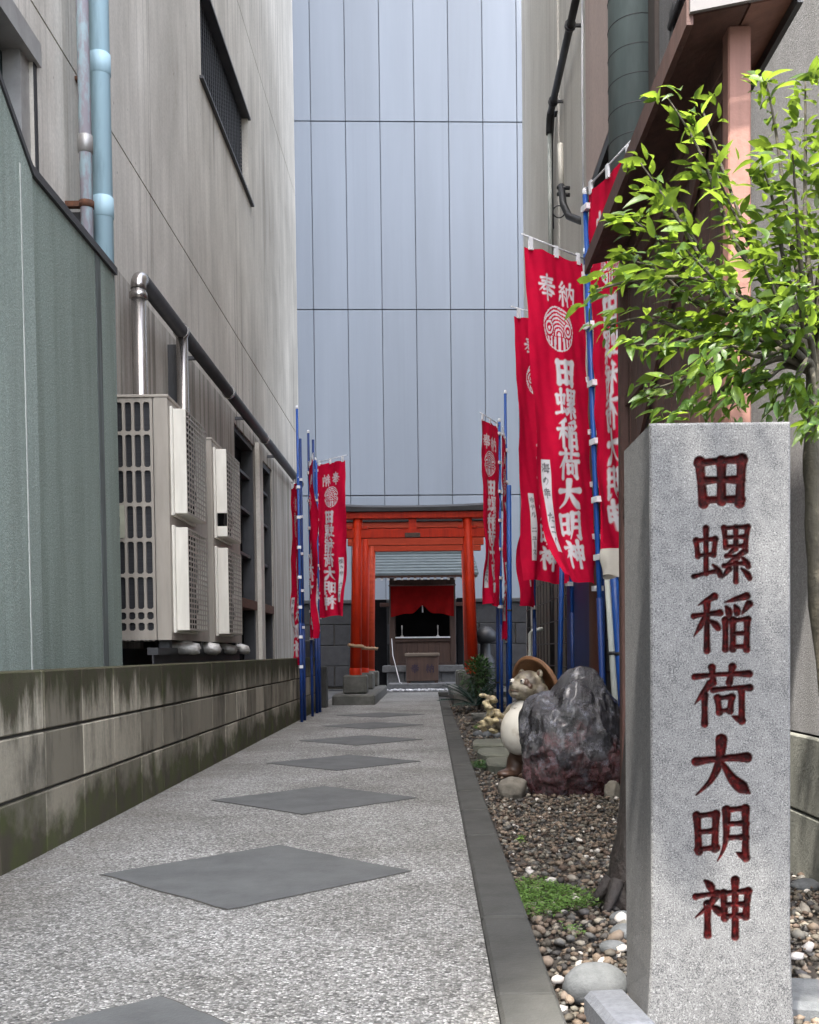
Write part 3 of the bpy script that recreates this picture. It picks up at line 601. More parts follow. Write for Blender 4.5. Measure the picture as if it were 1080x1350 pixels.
# ------------------------------------------------------------------ air conditioners
def air_con(y0, L, label, broken=False):
    x0, x1, z0, z1 = -1.92, -1.48, .745, 2.135
    a = thing('air_conditioner', (x1 - .2, y0, .6), label, 'air conditioner', 'air conditioners on the left wall')
    gx0, gx1 = -1.785, -1.575
    MB().box(x0, x1, y0 + .03, y0 + L, z0, z1 - .012).build('casing', m_ac, a)
    MB().cbox(x0 - .005, x1 + .006, y0 - .004, y0 + L + .004, z1 - .011, z1 + .006, .003).build('top_cover', m_ac, a)
    # near side: frame round the slotted grille
    MB().box(x0, gx0 - .012, y0, y0 + .029, z0, z1 - .012).box(gx1 + .012, gx1 + .02, y0 + .004, y0 + .029, z0, z1 - .012).box(gx1 + .0205, x1, y0, y0 + .029, z0, z1 - .012).build('side_panel', m_ac, a)
    g = MB().box(gx0 - .012, gx1 + .012, y0 + .024, y0 + .0295, z0, z1 - .013).build('coil', m_fin, a)
    rows = [2.115, 1.925, 1.722, 1.520, 1.318, 1.116, .915, .855, .80]
    gm = MB()
    for k in range(5):
        x = gx0 + k * (gx1 - gx0) / 4; gm.box(x - .0075, x + .0075, y0 + .003, y0 + .022, z0 + .001, z1 - .014)
    for k in range(4):
        xa = gx0 + k * (gx1 - gx0) / 4 + .0075; xb = gx0 + (k + 1) * (gx1 - gx0) / 4 - .0075
        zprev = None
        edges = [(z1 - .014, 2.100)] + [(z + .009, z - .009) for z in rows[1:-1]] + [(.80, z0 + .001)]
        for (za, zb) in edges:
            c = .010
            gm.add([(xa, y0 + .004, za), (xb, y0 + .004, za), (xb, y0 + .004, zb), (xa, y0 + .004, zb), (xa, y0 + .021, za), (xb, y0 + .021, za), (xb, y0 + .021, zb), (xa, y0 + .021, zb)], [(0, 1, 2, 3), (0, 4, 5, 1), (3, 2, 6, 7)])
            for (zc, sg) in ((za, 1), (zb, -1)):
                for (xc, sx) in ((xa, 1), (xb, -1)): gm.add([(xc, y0 + .004, zc), (xc + sx * c, y0 + .004, zc), (xc, y0 + .004, zc + sg * c)], [(0, 1, 2)])
    gm.build('side_grille', m_ac, a)
    MB().box(gx0 - .03, gx0 + .048, y0 - .002, y0 + .003, 1.33, 1.515).build('access_panel', simple('pale_olive_enamel', (0.36, 0.36, 0.27), rough=0.5), a)
    MB().box(gx0 + .0, gx0 + .022, y0 - .005, y0 - .0025, 1.40, 1.45).build('latch', m_black, a)
    # two fan shrouds
    for k, (za, zb) in enumerate(((1.475, 2.075), (.80, 1.395))):
        ya, yb = y0 + .075, y0 + .60; xf = x1 + .086
        MB().cbox(x1 - .002, x1 + .016, ya - .03, yb + .03, za - .015, zb + .01, .005).build('flange', m_acw, a)
        s = MB()
        inner = .012
        cut = broken and k == 0
        s.cbox(x1 + .012, xf, ya, ya + inner, za + (.16 if cut else 0), zb, .005)
        if cut: s.cbox(x1 + .012, xf, ya + .004, ya + inner, za, za + .07, .005)
        s.cbox(x1 + .0125, xf, yb - inner, yb, za, zb, .005).cbox(x1 + .013, xf - .001, ya + inner, yb - inner, zb - inner, zb, .004).cbox(x1 + .013, xf - .001, ya + inner, yb - inner, za, za + inner, .004)
        sh = s.build('fan_shroud', m_acw, a)
        MB().box(x1 + .0165, x1 + .02, ya + inner, yb - inner, za + inner, zb - inner).build('fan_back', m_dark, sh)
        yc, zc = (ya + yb) / 2, (za + zb) / 2
        fan = MB()
        for q in range(3):
            b = []
            for t_ in np.linspace(0, 1, 6):
                for rr in (.05, .225):
                    th = q * 2.094 + t_ * 1.3; b.append((x1 + .03 + .025 * t_, yc + rr * math.cos(th), zc + rr * math.sin(th)))
            fan.add(b, [(2 * i, 2 * i + 1, 2 * i + 3, 2 * i + 2) for i in range(5)])
        fan.tube([(x1 + .022, yc, zc), (x1 + .055, yc, zc)], .055, 16); fan.build('fan', m_dsteel, sh)
        wm = MB(); ny, nz = 8, 19
        for i in range(ny + 1):
            y = ya + .008 + (yb - ya - .016) * i / ny; wm.box(xf - .0015, xf + .0012, y - .006, y + .006, za + .006, zb - .006)
        for i in range(nz + 1):
            z = za + .008 + (zb - za - .016) * i / nz; wm.box(xf - .001, xf + .0016, ya + .006, yb - .006, z - .005, z + .005)
        wm.build('fan_grille', m_ac, sh)
    for (x, y) in ((x0 + .06, y0 + .1), (x1 - .06, y0 + .1), (x0 + .06, y0 + L - .1), (x1 - .06, y0 + L - .1)): MB().box(x - .03, x + .03, y - .03, y + .03, .699, z0).build('foot', m_dsteel, a)
    return a
air_con(6.20, 1.06, 'beige two-fan air conditioner with intact fan shrouds beside the green stair wall')
air_con(7.44, 1.06, 'beige two-fan air conditioner with a broken upper shroud beside the steel windows', True)
st = thing('steel_stand', (-1.7, 6.1, 0), 'dark steel stand with rails carrying the air conditioners', 'stand')
for x in (-1.86, -1.54): MB().box(x - .03, x + .03, 6.0, 8.7, .66, .70).box(x - .004, x + .004, 6.0, 8.7, .60, .66).box(x - .03, x + .03, 6.0, 8.7, .59, .60).build('rail', m_dsteel, st)
for y in (6.1, 7.3, 8.6):
    for x in (-1.86, -1.54): MB().box(x - .025, x + .025, y - .025, y + .025, -.05, .589).build('post', m_dsteel, st)
MB().box(-1.99, -1.95, 6.0, 9.5, .2, .64).build('back_plate', m_black, st)
for k, (px, Y) in enumerate(((252, 6.5), (281, 7.25), (303, 7.95), (320, 8.6))):
    p = at(px, 847, Y); m = MB(); pr = []
    for q in range(9): pr.append((.012 + .033 * math.sin(math.pi * (q + .6) / 9.2) * random.uniform(.85, 1.15), q * .012))
    o = MB(); v = []
    o.tube([(p.x - .16, p.y, .72), (p.x - .10, p.y, .71), (p.x - .06, p.y, .70), (p.x - .02, p.y, .70), (p.x + .03, p.y, .69), (p.x + .05, p.y, .68)], [.03, .032, .036, .042, .036, .012], 12)
    o = o.build('pipe_end', m_foil, None, (p.x, p.y, .68))
    for vv in o.data.vertices: vv.co += Vector((random.uniform(-.006, .006), random.uniform(-.006, .006), random.uniform(-.006, .006)))
    tag(o, 'foil-wrapped pipe end poking out under the air conditioners', 'pipe', 'foil-wrapped pipe ends')

# ================================================================== BACK BUILDING
BY = 22.0
bb = thing('panelled_building', (0, BY, 0), 'tall building clad in pale blue-grey metal panels closing the alley', 'building')
brot = R(2.0)
pwid, phe = .687, 3.715
p0 = at(552, 653, BY)
j0 = p0.z; xj = p0.x
MB().box(-7, 7, BY + .045, BY + .5, -.08, 19).build('core', simple('grey_blue_seam', (0.09, 0.10, 0.115)), bb)
pm_mesh = MB().cbox(-pwid / 2 + .0065, pwid / 2 - .0065, -.03, .03, -phe / 2 + .009, phe / 2 - .009, .006).mesh('metal_panel'); pm_mesh.materials.append(m_panel)
low_mesh = MB().cbox(-pwid / 2 + .0065, pwid / 2 - .0065, -.03, .03, -1.95, 1.95, .006).mesh('metal_panel'); low_mesh.materials.append(m_panel)
for c in range(-7, 8):
    for rw in range(0, 4):
        o = bpy.data.objects.new('metal_panel', pm_mesh); link(o, bb)
        o.location = (xj + (c + .5) * pwid, .03, j0 + (rw + .5) * phe); o.rotation_euler = (random.uniform(-.0006, .0006), 0, random.uniform(-.002, .002))
    o = bpy.data.objects.new('metal_panel', low_mesh); link(o, bb); o.location = (xj + (c + .5) * pwid, .03, j0 - 1.96)
bb.rotation_euler[2] = brot
# back boundary wall of dark blocks
bk = thing('boundary_wall', (0, 20.9, 0), 'dark grey stone block wall behind the shrine', 'wall')
MB().box(-3.6, 3.6, 20.93, 21.1, -.05, 1.60).build('mortar_core', m_mortar, bk)
for r_ in range(4):
    x = -3.6 + (.0 if r_ % 2 else -.35)
    while x < 3.6:
        a, b = max(x, -3.6), min(x + .69, 3.6)
        if b - a > .1: MB().cbox(a + .005, b - .005, 20.9 + random.uniform(-.006, .006), 21.05, r_ * .40 + .004, r_ * .40 + .396, .01).build('block', m_backstone, bk)
        x += .7
MB().cbox(-3.6, 3.6, 20.86, 21.14, 1.603, 1.68, .01).build('coping', m_dsteel, bk)

# ================================================================== RIGHT BUILDINGS
RX = 1.13
rb = thing('stucco_building', (RX + 2, 3, 0), 'grey roughcast building at the right behind the citrus tree', 'building')
MB().box(RX, 6, 2.6, 5.28, .402, 5.6).build('wall', m_stucco, rb)
MB().box(RX - .02, 6, 2.58, 5.30, -.06, .40).build('plinth_core', m_mortar, rb)
for i in range(3):
    for j in range(2):
        MB().cbox(RX - .035, RX + .1, 2.575 + i * .9, 2.575 + i * .9 + .895, -.06 + j * .232, -.06 + j * .232 + .228, .006).build('plinth_block', m_plinthc, rb)
MB().tube([(RX - .03, 3.6, 3.42), (RX - .03, 4.9, 3.42)], .018, 8).build('conduit', m_black, rb)
MB().box(RX - .03, RX, 4.85, 4.93, 3.3, 3.5).build('conduit_box', m_black, rb)
MB().box(RX - .02, 1.5, 5.285, 5.9, 2.2, 5.6).build('return_wall', simple('dark_brown_recess', (0.07, 0.055, 0.048), rough=0.9), rb)
rc = thing('pink_concrete_building', (1.2, 7, 0), 'pinkish board-marked concrete building behind the spiral duct', 'building')
MB().box(1.22, 6, 6.2, 8.3, 4.10, 8.2).build('upper_wall', m_conc_r, rc)
MB().box(1.222, 1.5, 6.22, 8.28, 4.02, 4.095).build('drip_edge', m_black, rc)
MB().box(1.30, 6, 5.92, 8.31, -.05, 4.015).build('lower_wall', simple('charcoal_siding', (0.05, 0.055, 0.055), (0.03, 0.032, 0.034), 4, (4, 4, .5), .7), rc)
MB().box(1.285, 1.3, 6.55, 6.75, 2.6, 4.0).build('pilaster', m_conc_r, rc)
MB().box(1.20, 1.22, 7.2, 7.3, 5.2, 8).build('dark_strip', m_dsteel, rc)
rd = thing('beige_concrete_building', (1.4, 12, 0), 'beige concrete building far along the right side carrying black pipes', 'building')
MB().box(1.38, 6, 8.32, 11.2, -.05, 11).build('wall', m_conc_f, rd)
MB().box(1.36, 6, 11.21, 15.25, -.05, 11).build('wall', m_conc_f, rd)
# horizontal black pipe with elbow, cables
hp = thing('black_pipe', (1.3, 11, 4.8), 'thick black pipe running along the upper right concrete wall', 'pipe')
q0 = at(772, -30, 8.9); q1 = at(737, 138, 11.0); X_ = 1.28
z_ = (q0.z + q1.z) / 2
MB().tube([(X_, 8.5, z_), (X_, 11.1, z_)], .035, 12).build('pipe', m_black, hp)
MB().tube([(X_, 11.1, z_), (X_, 11.2, z_ - .02), (X_, 11.24, z_ - .10), (X_, 11.24, z_ - .16)], .037, 12).build('elbow', m_black, hp)
MB().tube([(X_, 11.24, z_ - .14), (X_, 11.24, z_ - 1.6)], .022, 10).build('white_drop', m_palepipe, hp)
for y in (9.6, 10.9): MB().tube([(X_, y - .02, z_), (X_, y + .02, z_)], .05, 12).box(X_, 1.385, y - .012, y + .012, z_ - .012, z_ + .012).build('clamp', m_black, hp)
cb = MB()
for k in range(4):
    a0 = Vector((1.33, 11.0 + k * .03, z_ - .05)); L_ = 1.0 + .2 * k
    cb.tube([a0, a0 + Vector((0, .25, .12)), a0 + Vector((0, .42, -.1)), a0 + Vector((0, .46, -.5)), a0 + Vector((.0, .40 + .03 * k, -L_))], .009, 6)
tag(cb.build('cable_bundle', m_black, None, (1.33, 11.3, z_ - .6)), 'black cable bundle drooping from the end of the thick black pipe', 'cable')
cj = thing('conduit', (1.3, 9.6, 2.6), 'black curved conduit with junction fittings above the flags', 'pipe')
MB().tube([at(740, 245, 9.9), at(743, 270, 9.8), at(750, 285, 9.7), at(765, 291, 9.5), at(790, 293, 9.0)], .032, 10).build('bend', m_black, cj)
MB().tube([at(739, 190, 10.0), at(740, 246, 9.95)], .027, 10).build('white_tube', m_acw, cj)
for py in (247, 256): MB().tube([at(735, py, 9.9), at(751, py + 1, 9.85)], .018, 8).build('fitting', m_black, cj)
pts_ = [at(737 + 8 * math.cos(a), 279 + 8 * math.sin(a), 9.8) for a in np.linspace(0, 6.28, 17)]
MB().tube(pts_, .006, 6, False).build('wire_loop', m_black, cj)
MB().tube([at(768, -40, 8.9), at(768, 120, 8.9), at(770, 345, 8.9)], .010, 6).build('thin_white_cable', m_white, cj)
MB().box(1.24, 1.30, 8.6, 8.72, 2.2, 4.2).build('pale_trunking', m_palepipe, cj)
# spiral duct
dc = thing('spiral_duct', (1.05, 5.55, 2.95), 'wide dark green spiral duct rising beside the roughcast building', 'duct')
dcx, dcy, dr = 1.055, 5.55, .124
MB().tube([(1.25, dcy, 2.98), (dcx + .05, dcy, 3.0), (dcx, dcy, 3.08)], dr, 24).build('inlet', m_duct, dc)
MB().tube([(dcx, dcy, 3.0), (dcx, dcy, 6.4)], dr, 32).build('tube', m_duct, dc)
for i in range(22):
    z = 3.1 + i * .142
    MB().tube([(dcx + (dr + .001) * math.cos(a), dcy + (dr + .001) * math.sin(a), z + .09 * a / 6.283) for a in np.linspace(-math.pi * 1.1, math.pi * .15, 20)], .0022, 5, True).build('seam', m_dsteel, dc)
for z in (4.5, 5.4): MB().box(dcx, 1.3, dcy - .01, dcy + .01, z, z + .03).build('bracket', m_dsteel, dc)

# beige siding + mesh fence + clutter low on the right
sdg = thing('siding_wall', (1.28, 11, 0), 'beige vertical board siding low on the right wall behind the wire mesh', 'wall')
for i in range(22): MB().cbox(1.26, 1.30, 8.4 + i * .22, 8.4 + i * .22 + .212, -.05, 1.75, .006).build('board', m_beige, sdg)
MB().box(1.302, 1.355, 8.4, 13.2, -.05, 1.72).build('backing', m_dark, sdg)
mf = thing('mesh_fence', (1.12, 9, 0), 'black wire mesh fence behind the right-hand flags', 'fence')
for i in range(9): MB().tube([(1.12, 5.4, .12 + i * .2), (1.12, 12.6, .12 + i * .2)], .0055 if i != 8 else .012, 6).build('wire', m_black, mf)
for i in range(25): MB().tube([(1.128, 5.5 + i * .29, .06), (1.128, 5.5 + i * .29, 1.75)], .0045, 6).build('wire', m_black, mf)
for y in (5.4, 7.8, 10.2, 12.6): MB().tube([(1.15, y, -.05), (1.15, y, 1.8)], .022, 8).build('post', m_black, mf)

def pole(name, p0_, p1_, r, mat, label, cat='pole', group=None, bands=()):
    p0_, p1_ = Vector(p0_), Vector(p1_)
    o = thing(name, (p0_.x, p0_.y, p0_.z), label, cat, group)
    MB().tube([p0_, p1_], r, 12).build('shaft', mat, o)
    for b in bands:
        q = p0_.lerp(p1_, b); d = (p1_ - p0_).normalized() * .008; MB().tube([q - d, q + d], r + .004, 12).build('band', m_black, o)
    return o
def gp(px, py, Y): return at(px, py, Y)
def pole_px(name, pxb, pxt, pyt, Y, r, mat, label, **kw):
    b = at(pxb, 1000, Y); t_ = at(pxt, pyt, Y)
    d = (t_ - b) / (t_.z - b.z); b = b + d * (-.05 - b.z)
    return pole(name, b, t_, r, mat, label, **kw)
pole_px('flag_pole', 736, 742, 700, 6.9, .016, m_blue, 'bare blue pole standing behind the raccoon dog statue', bands=(.3,))
pole_px('downpipe', 786, 782, 300, 6.35, .037, m_brownpipe, 'brown downpipe behind the purple rock', cat='pipe', bands=(.45,))
pole_px('support_tube', 817, 801, 735, 5.25, .021, m_palepipe, 'pale grey tube leaning beside a bright blue pole', bands=(.35, .6))
pole_px('flag_pole', 826, 808, 735, 5.2, .021, m_blue, 'bright blue pole leaning against the pale grey tube', bands=(.35, .6))
pole_px('flag_pole', 673, 671, 640, 9.2, .02, m_blue, 'blue pole beside the fern at the torii', bands=(.5,))
pole_px('flag_pole', 657, 656, 780, 10.9, .016, m_navy, 'navy pole foot right of the vermilion torii post', bands=(.3,))
db = MB().box(1.0, 1.09, 6.75, 7.9, -.05, 1.35).build('dark_panel', m_navy, None, (1.05, 7.3, 0)); tag(db, 'dark navy board standing against the wire mesh behind the statue', 'board')
wp = MB().tube([at(699, 960, 9.4), at(699, 836, 9.4), at(702, 832, 9.4), at(716, 829, 9.4)], .018, 8).build('standpipe', m_palepipe, None, tuple(at(699, 960, 9.4))); tag(wp, 'pale bent water standpipe in front of the wire mesh', 'pipe')
# white bag tied under the flag
bagc = at(808, 745, 5.0)
bg_ = MB(); rows_ = []
for i in range(9):
    t_ = i / 8; z = bagc.z + .075 - .13 * t_; wv = .075 + .008 * math.sin(t_ * 5)
    for k in range(24):
        a = k / 24 * 2 * math.pi; rows_.append((bagc.x + .02 + wv * math.cos(a) * (1 + .05 * math.sin(3 * a + t_ * 3)), bagc.y + .028 * math.sin(a) * (1 + .3 * math.sin(5 * a)), z + .012 * math.sin(2 * a) * t_))
bg_.add(rows_, [(i * 24 + k, i * 24 + (k + 1) % 24, (i + 1) * 24 + (k + 1) % 24, (i + 1) * 24 + k) for i in range(8) for k in range(24)], True)
o = bg_.build('cloth_wrap', simple('dirty_white_cloth', (0.50, 0.47, 0.41), (0.42, 0.39, 0.34), 8, rough=.9), None, tuple(bagc)); tag(o, 'dirty white cloth wrapped round the pole under a red flag', 'cloth')

# ================================================================== NOBORI FLAGS
FWd, FH = .45, 1.76
RED = np.array((0.60, 0.004, 0.04)); WHT = np.array((0.74, 0.72, 0.74)); BLK = np.array((0.012, 0.012, 0.014))
def flag_mesh(step, strip, seed, amp, lift=0.0):
    nu, nv = int(round(FWd / step)), int(round(FH / step))
    u = np.linspace(0, FWd, nu + 1); v = np.linspace(0, FH, nv + 1); U, V = np.meshgrid(u, v)
    S = FWd - U; T = V
    A = np.tile(RED, (*U.shape, 1)).astype(np.float64)
    px = max(step * 1.1, .005)
    if strip:
        sx0, sx1, s0, s1, txt = strip
        m = (S > sx0) & (S < sx1) & (T > s0) & (T < s1); A[m] = WHT
        for k, ch in enumerate(txt):
            if ch != ' ': print_glyph(A, S, T, ch, (sx0 + sx1) / 2, s0 + .045 + k * (s1 - s0 - .05) / len(txt), (s1 - s0) / len(txt) * .72, 7, BLK, px)
    print_glyph(A, S, T, '奉', .145, .185, .135, 6.2, WHT, px); print_glyph(A, S, T, '納', .305, .195, .135, 6.0, WHT, px)
    # emblem: ring of wavy lines over a fan of stripes
    ex, ey, er = .225, .39, .120
    X = (S - ex) / er; Y = (T - ey) / er; rr = np.hypot(X, Y)
    arch = np.hypot(X * 1.0, np.minimum(Y - .25, 0) * 1.0 + np.maximum(Y - .25, 0) * .55)
    side = np.hypot(np.abs(X) - .62, (Y - .05) * .8)
    fld = np.where(side < .30, side * 6.4 + .25 * np.sin(5 * Y), arch * 6.2 + .12 * np.sin(8 * X))
    ln = np.sin(fld * 2 * math.pi * .98) > .05
    fan = (Y > .38) & (np.abs(X) < .50 + .25 * (Y - .4)); ln = np.where(fan, np.sin(X / (1 + .2 * Y) * 2 * math.pi * 4.2 + 1.5) > -.2, ln)
    ln = (ln & (rr < .93) & ~((Y > .33) & (Y < .39) & (np.abs(X) < .5))) | ((rr > .94) & (rr < 1.0))
    A[ln] = WHT
    for k, ch in enumerate('田螺稲荷大明神'):
        print_glyph(A, S, T, ch, .262, .615 + k * .163, .162, 7.6, WHT, px, 1.06)
    rs = np.random.default_rng(seed); ph = rs.uniform(0, 6.28, 4)
    un = U / FWd; vn = V / FH
    Wd = amp * un ** .8 * (np.sin(2 * math.pi * (1.1 * un + .7 * vn) + ph[0]) * .6 + .4 * np.sin(2 * math.pi * (1.9 * un - 1.3 * vn) + ph[1]) + .25 * np.sin(2 * math.pi * (.5 * un + 3.1 * vn) + ph[2])) * (.35 + .65 * vn)
    Wd += .0035 * np.sin(2 * math.pi * (4.3 * un + 5.5 * vn) + ph[1]) * np.sin(2 * math.pi * (2.2 * vn - 1.7 * un) + ph[0]) + .006 * np.sin(2 * math.pi * (2.4 * un - 2.1 * vn) + ph[3]) * np.clip(vn * 2 - .8, 0, 1)
    Wd += lift * un * np.clip((vn - .82) / .18, 0, 1) ** 1.5 * .25
    Wd += .004 * np.sin(2 * math.pi * 6 * vn + ph[3]) * np.exp(-un * 6)
    Xs = U * (1 - .10 * np.clip((vn - .5) * 2, 0, 1) * abs(amp) / .05)
    Zs = -V + .012 * np.sin(un * 6 + ph[2]) * (vn > .9) * (vn - .9) * 10 + .004 * np.sin(un * 2 * math.pi * 3) * np.exp(-vn * 40) + lift * un * .10 * np.clip((vn - .85) / .15, 0, 1)
    P = np.stack([Xs + .03, Wd, Zs], -1).reshape(-1, 3)
    ii = np.arange((nu + 1) * (nv + 1)).reshape(nv + 1, nu + 1)
    Fc = np.stack([ii[:-1, :-1], ii[:-1, 1:], ii[1:, 1:], ii[1:, :-1]], -1).reshape(-1, 4)
    me = np_mesh('cloth', P, Fc, m_red); set_col(me, 'print', A.reshape(-1, 3)); return me
stA = (.055, .118, 1.09, 1.60, '海の幸 たこハ'); stB = (.07, .122, 1.17, 1.62, 'ホテル ニュース')
meshes = {'a': flag_mesh(.0042, stA, 1, .035, .5), 'b': flag_mesh(.0052, stB, 5, .04), 'c': flag_mesh(.0075, stA, 9, .05), 'd': flag_mesh(.0075, stB, 13, .07), 'e': flag_mesh(.006, None, 21, .05, 1.0)}
def flag(key, pb, top, ang, label, lean=(0, 0), mat=None, group='red nobori flags', height=None):
    """pb: foot of the pole, top: height of the cloth's top edge, ang: direction the cloth flies to, lean: (dx,dy) per metre"""
    mat = mat or m_blue
    o = thing('nobori_flag', (0, 0, 0), label, 'flag', group)
    H = (height or top + .06)
    MB().tube([(0, 0, -.05), (0, 0, H)], .0125, 10).build('pole', mat, o)
    MB().tube([(0, 0, -.05), (0, 0, .95)], .0155, 10).build('lower_sleeve', m_navy, o)
    MB().lathe([(.0, .035), (.010, .03), (.014, .015), (.014, 0), (.009, -.004)], (0, 0, H), 10).build('cap', m_white, o)
    MB().tube([(-.03, 0, top + .03), (FWd + .06, 0, top + .055)], .0045, 6).build('crossbar', m_white, o)
    c = bpy.data.objects.new('cloth', meshes[key]); link(c, o); c.location = (0, 0, top)
    lm = MB(); 
    for k in range(3):
        x = .045 + k * (FWd - .05) / 2 + (.0 if k else .02); zt = top + .045 + .0006
        MB().box(x - .013, x + .013, -.006, .006, top - .012, top + .05).build('loop', m_white, o)
    for k in range(7):
        z = top - .06 - k * .285; MB().box(-.018, .045, -.0175, .0175, z - .014, z + .014).build('loop', m_white, o)
    o.location = pb; o.rotation_euler = (-lean[1], lean[0], 0)
    o.rotation_euler = (Matrix.Rotation(lean[0], 3, 'Y') @ Matrix.Rotation(-lean[1], 3, 'X') @ Matrix.Rotation(ang, 3, 'Z')).to_euler()
    return o
A_ = lambda dx, dy: math.atan2(dy, dx)
flag('a', (.975, 6.0, -.03), 2.80, A_(-.74, -.67), 'red flag with white characters and a handwritten sea-food name strip in front of the drainpipe', (-.035, 0), height=2.86)
flag('b', (1.0, 7.55, -.03), 2.92, A_(-.80, -.60), 'red flag with a narrow katakana name strip half hidden by the drainpipe flag', (-.01, 0))
flag('e', (.875, 5.40, -.03), 2.92, A_(.30, -.95), 'red flag flying behind the dark plank notice board above the white cloth wrap', (-.03, 0), height=2.93)
flag('d', (.83, 8.6, -.03), 2.80, A_(-.30, -.95), 'red flag seen almost edge-on behind the katakana-strip flag', (0, 0))
flag('c', (.70, 9.8, -.03), 2.55, A_(-.12, -.99), 'red flag on a tall blue pole between the fern and the mesh fence', (0, 0), height=3.0)
flag('c', (.71, 10.8, -.03), 2.90, A_(-.42, -.91), 'red flag flying in front of the right-hand torii beam end', (0, 0))
# left row
flag('c', (-1.24, 10.35, 0), 2.30, A_(-.25, .96), 'red flag furled close to the block wall on the foremost left pole', (0, 0), height=2.98)
flag('d', (-1.235, 11.25, 0), 2.58, A_(.20, -.98), 'red flag seen edge-on above the end of the block wall', (0, 0), m_navy, height=2.93)
flag('c', (-1.31, 12.65, 0), 2.84, A_(.76, -.65), 'red flag showing its reverse side in front of the left torii post', (0, 0))
for k, (x, y, h, mt, lb_) in enumerate(((-1.245, 10.62, 2.75, m_navy, 'bare navy pole strapped behind the foremost left flag pole'), (-1.25, 11.85, 2.98, m_navy, 'tall navy pole with white clips at the end of the block wall'), (-1.24, 12.05, 2.55, m_blue, 'shorter blue pole with white clips at the end of the block wall'), (-1.26, 12.25, 2.80, m_blue, 'bare blue pole just before the reversed flag'))):
    o = pole('flag_pole', (x, y, -.02), (x, y, h), .0135, mt, lb_, bands=(.1, .2))
    MB().tube([(x, y, -.02), (x, y, .95)], .018, 10).build('lower_sleeve', m_navy, o)
    for q in range(5): MB().box(x - .016, x + .016, y - .02, y + .016, .9 + q * .36, .925 + q * .36).build('clip', m_white, o)
tag(MB().cbox(-1.46, -1.26, 13.0, 13.25, -.05, .50, .012).build('concrete_post', m_kerb, None, (-1.36, 13.1, 0)), 'short grey concrete post between the block wall and the torii', 'post')
bx = thing('meter_box', (-1.62, 13.6, .0), 'small black box on a post beside the left torii plinth', 'box')
MB().cbox(-1.68, -1.44, 13.6, 13.75, .52, .82, .01).build('box', m_black, bx); MB().box(-1.58, -1.54, 13.66, 13.70, -.05, .52).build('post', m_dsteel, bx)

# ================================================================== TORII
def torii(yd, cx, half, ztop, r, mats, label, plaque=False, foot=0.0):
    t = thing('torii_gate', (cx, yd, 0), label, 'torii', 'vermilion torii gates')
    mp, mb_ = mats
    for s in (-1, 1):
        x0 = cx + s * (half + .055); x1 = cx + s * half
        p = MB().tube([(x0, yd, foot), (x0 + (x1 - x0) * .5, yd, (foot + ztop) / 2), (x1, yd, ztop - .10)], [r * 1.12, r, r * .93], 20).build('post', mp, t)
        MB().lathe([(r * 1.16, 0), (r * 1.2, .01), (r * 1.18, .10), (r * 1.1, .11)], (x0, yd, foot - .01), 20).build('collar', mp, p)
    h2 = half + .42
    MB().cbox(cx - h2, cx + h2, yd - .075, yd + .075, ztop - .10, ztop - .015, .006).build('upper_beam', mb_, t)
    n = 9; top = []
    cap = MB(); v = []
    for i in range(n):
        u = -1 + 2 * i / (n - 1); x = cx + u * (h2 + .06); dz = .05 * abs(u) ** 3
        v += [(x, yd - .11, ztop - .013 + dz * .2), (x, yd + .11, ztop - .013 + dz * .2), (x, yd + .12, ztop + .035 + dz), (x, yd, ztop + .075 + dz), (x, yd - .12, ztop + .035 + dz)]
    cap.add(v, [(i * 5 + k, i * 5 + (k + 1) % 5, (i + 1) * 5 + (k + 1) % 5, (i + 1) * 5 + k) for i in range(n - 1) for k in range(5)] + [(0, 1, 2, 3, 4), tuple((n - 1) * 5 + k for k in range(5))]).build('capping', m_dsteel, t)
    zn = ztop - .345
    MB().cbox(cx - half - .26, cx + half + .26, yd - .045, yd + .045, zn, zn + .115, .005).build('tie_beam', mb_, t)
    MB().box(cx - .05, cx + .05, yd - .04, yd + .04, zn + .1152, ztop - .102).build('strut', mb_, t)
    if plaque: MB().cbox(cx - .10, cx + .10, yd - .075, yd - .05, zn + .0, zn + .06, .004).build('plaque', m_shrine, t)
    for s in (-1, 1):
        for q in (-1, 1): MB().box(cx + s * half + q * (r + .03) - .03, cx + s * half + q * (r + .03) + .03, yd - .06, yd + .06, zn + .116, zn + .15).build('wedge', mb_, t)
    return t
tcx = at(545, 780, 14.0).x
torii(14.0, tcx, .705, 2.475, .068, (m_verm, m_verm), 'foremost vermilion torii with dark capping and small plaque', True, .36)
torii(15.6, tcx + .02, .715, 2.535, .062, (m_verm, m_verm2), 'middle vermilion torii between two others', False, .34)
torii(17.0, tcx + .04, .72, 2.58, .058, (m_verm2, m_verm2), 'rearmost faded vermilion torii just before the shrine roof', False, .30)
for s, w_ in ((-1, 'left torii posts with the rope'), (1, 'right torii posts by the fern')):
    q = thing('stone_plinth', (tcx + s * .76, 15, 0), 'long stepped mossy stone plinth under the ' + w_, 'plinth')
    x = tcx + s * .76
    MB().cbox(x - .27, x + .27, 13.55, 17.4, -.05, .13, .02).build('lower_step', m_plinth, q)
    for y in (14.0, 15.6, 17.0): MB().cbox(x - .155, x + .155, y - .17, y + .17, .131, .37, .02).build('upper_block', m_plinth, q)
rp = MB(); xl = tcx - .75
